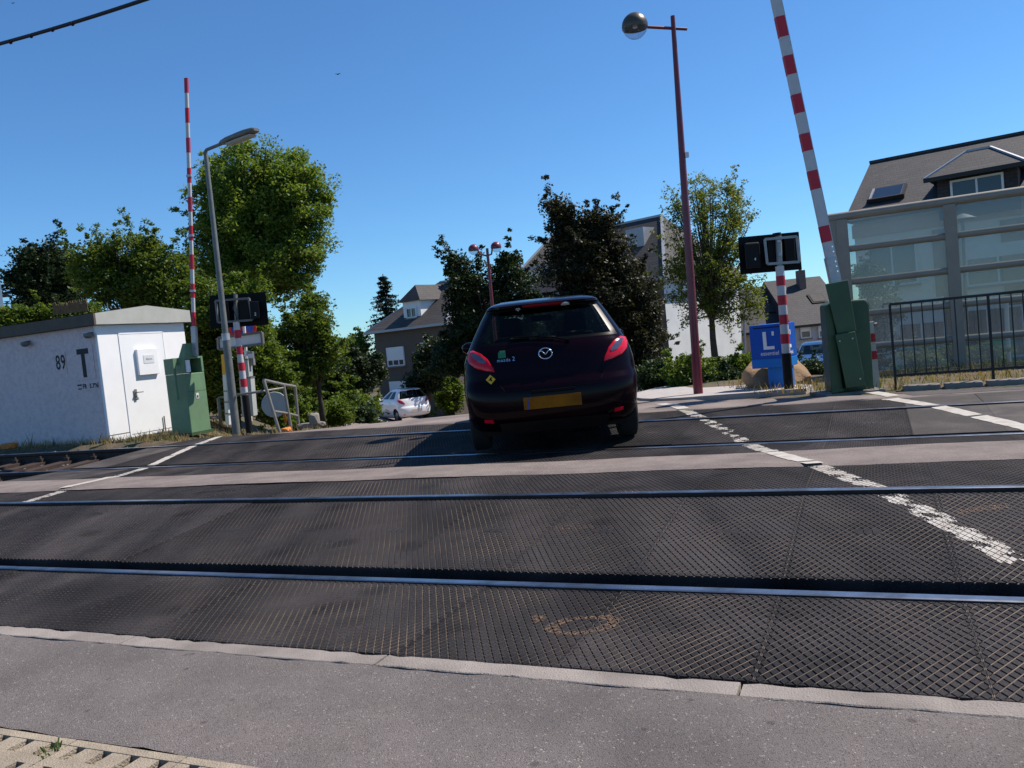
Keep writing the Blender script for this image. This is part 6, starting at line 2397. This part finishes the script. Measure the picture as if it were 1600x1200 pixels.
# spruce behind the taupe house
def spruce(px, ytop, ybot, hw, Y, lab, seed):
    rng = np.random.default_rng(seed)
    top, bot = at(px, ytop, Y), at(px + (ybot - ytop) * .1, ybot, Y)
    root = thing('spruce_tree', lab, 'tree', (bot.x, bot.y, drop(bot.x, Y)))
    one(lambda b: b.cyl(bot - Z3 * 4, top, .22, .03, 8), 'trunk', M['bark'], root)
    L = (top - bot).length
    pts = []
    b = MB()
    for lv in lin(.0, .97, 22):
        c = bot.lerp(top, lv)
        R = hw * Y / F * (1 - lv) ** .8 * (.62 + .75 * abs(math.sin(lv * 15))) + .12
        for q in range(9):
            a = rng.uniform(0, 2 * math.pi)
            rr_ = R * rng.uniform(.6, 1.1)
            e = c + Vector((math.cos(a) * rr_, math.sin(a) * rr_, -.18 * rr_))
            b.cyl(c, e, .03, .01, 4, False)
            for t in np.linspace(.15, 1, 16):
                p = c.lerp(e, t)
                for _ in range(3):
                    pts.append((p.x + rng.normal() * .08, p.y + rng.normal() * .08, p.z - abs(rng.normal()) * .12))
    b.build('branches', M['bark'], root)['kind'] = 'stuff'
    leaf_mesh('crown', pts, .11, M['leaf_conifer'], root, rng, aspect=.4, droop=1.0)


spruce(598, 428, 575, 46, 60, 'dark pointed spruce left of the taupe house roof', 41)

# far wood closing the horizon
rng = np.random.default_rng(77)
n = 26000
xs = rng.uniform(-130, 130, n)
ys = rng.uniform(95, 130, n)
hs_ = 3.2 + 2.0 * np.sin(xs * .11) + 1.3 * np.sin(xs * .31 + 2)
zs = -3.5 + rng.uniform(0, 1, n) ** .8 * (hs_ + 2.0)
w_ = leaf_mesh('far_wood', np.stack([xs, ys, zs], 1), .42, M['leaf_dark'])
tag(w_, 'far green tree line on the horizon behind the houses', 'woodland', kind='stuff')


# grass and weeds
def blades(name, label, spots, n, m, h0, h1, seed, w=.006, lean=.5):
    rng = random.Random(seed)
    b = MB()
    for _ in range(n):
        P = spots(rng)
        if P is None:
            continue
        h = rng.uniform(h0, h1) * (1.6 if rng.random() < .08 else 1)
        a = rng.uniform(0, 2 * math.pi)
        d = Vector((math.cos(a), math.sin(a), 0))
        t = P + Vector((rng.uniform(-lean, lean) * h, rng.uniform(-lean, lean) * h, h))
        m_ = P.lerp(t, .55) + Z3 * h * .08
        b.poly(P - d * w, P + d * w, m_ + d * w * .7, m_ - d * w * .7)
        b.poly(m_ - d * w * .7, m_ + d * w * .7, t)
    tag(b.build(name, m), label, 'grass', kind='stuff')


def along_hut(rng):
    a = rng.uniform(-1.9, 8.5)
    w = -abs(rng.gauss(0, .16)) - .02
    p = hp(a, w, 0)
    return Vector((p.x, p.y, groundz(p.x, p.y) - .01))


def left_verge(rng):
    x, y = rng.uniform(-7.2, -2.9), rng.uniform(12.0, 18.5)
    u, v = uvof(x, y)
    if v < 9.95 or x > road_left(y) - .03: return None
    if rng.random() > .25 + .75 * abs(math.sin(x * 2.3) * math.sin(y * 1.9 + x)): return None
    return Vector((x, y, groundz(x, y) - .01))


def right_verge(rng):
    x, y = rng.uniform(2.6, 7.5), rng.uniform(9.0, 12.8)
    u, v = uvof(x, y)
    if v < 10.75 or x < 3.0 + .4 * rng.random(): return None
    return Vector((x, y, max(groundz(x, y), .10 if x < 4.0 else -1) - .01))


blades('dry_grass', 'dry straw grass along the foot of the hut wall', along_hut, 1500, M['dry_grass'], .03, .15, 1)
blades('weeds', 'green weeds along the foot of the hut wall', along_hut, 130, M['weed_green'], .05, .22, 2, .008)
blades('dry_grass', 'dry straw grass around the left crossing light', left_verge, 9500, M['dry_grass'], .03, .13, 3)
blades('weeds', 'green weeds around the left crossing light', left_verge, 500, M['weed_green'], .04, .16, 4)
blades('dry_grass', 'dry straw grass around the right machine and railing', right_verge, 3200, M['dry_grass'], .02, .10, 5)
blades('weeds', 'green weeds along the right railing', right_verge, 500, M['weed_green'], .04, .16, 6)
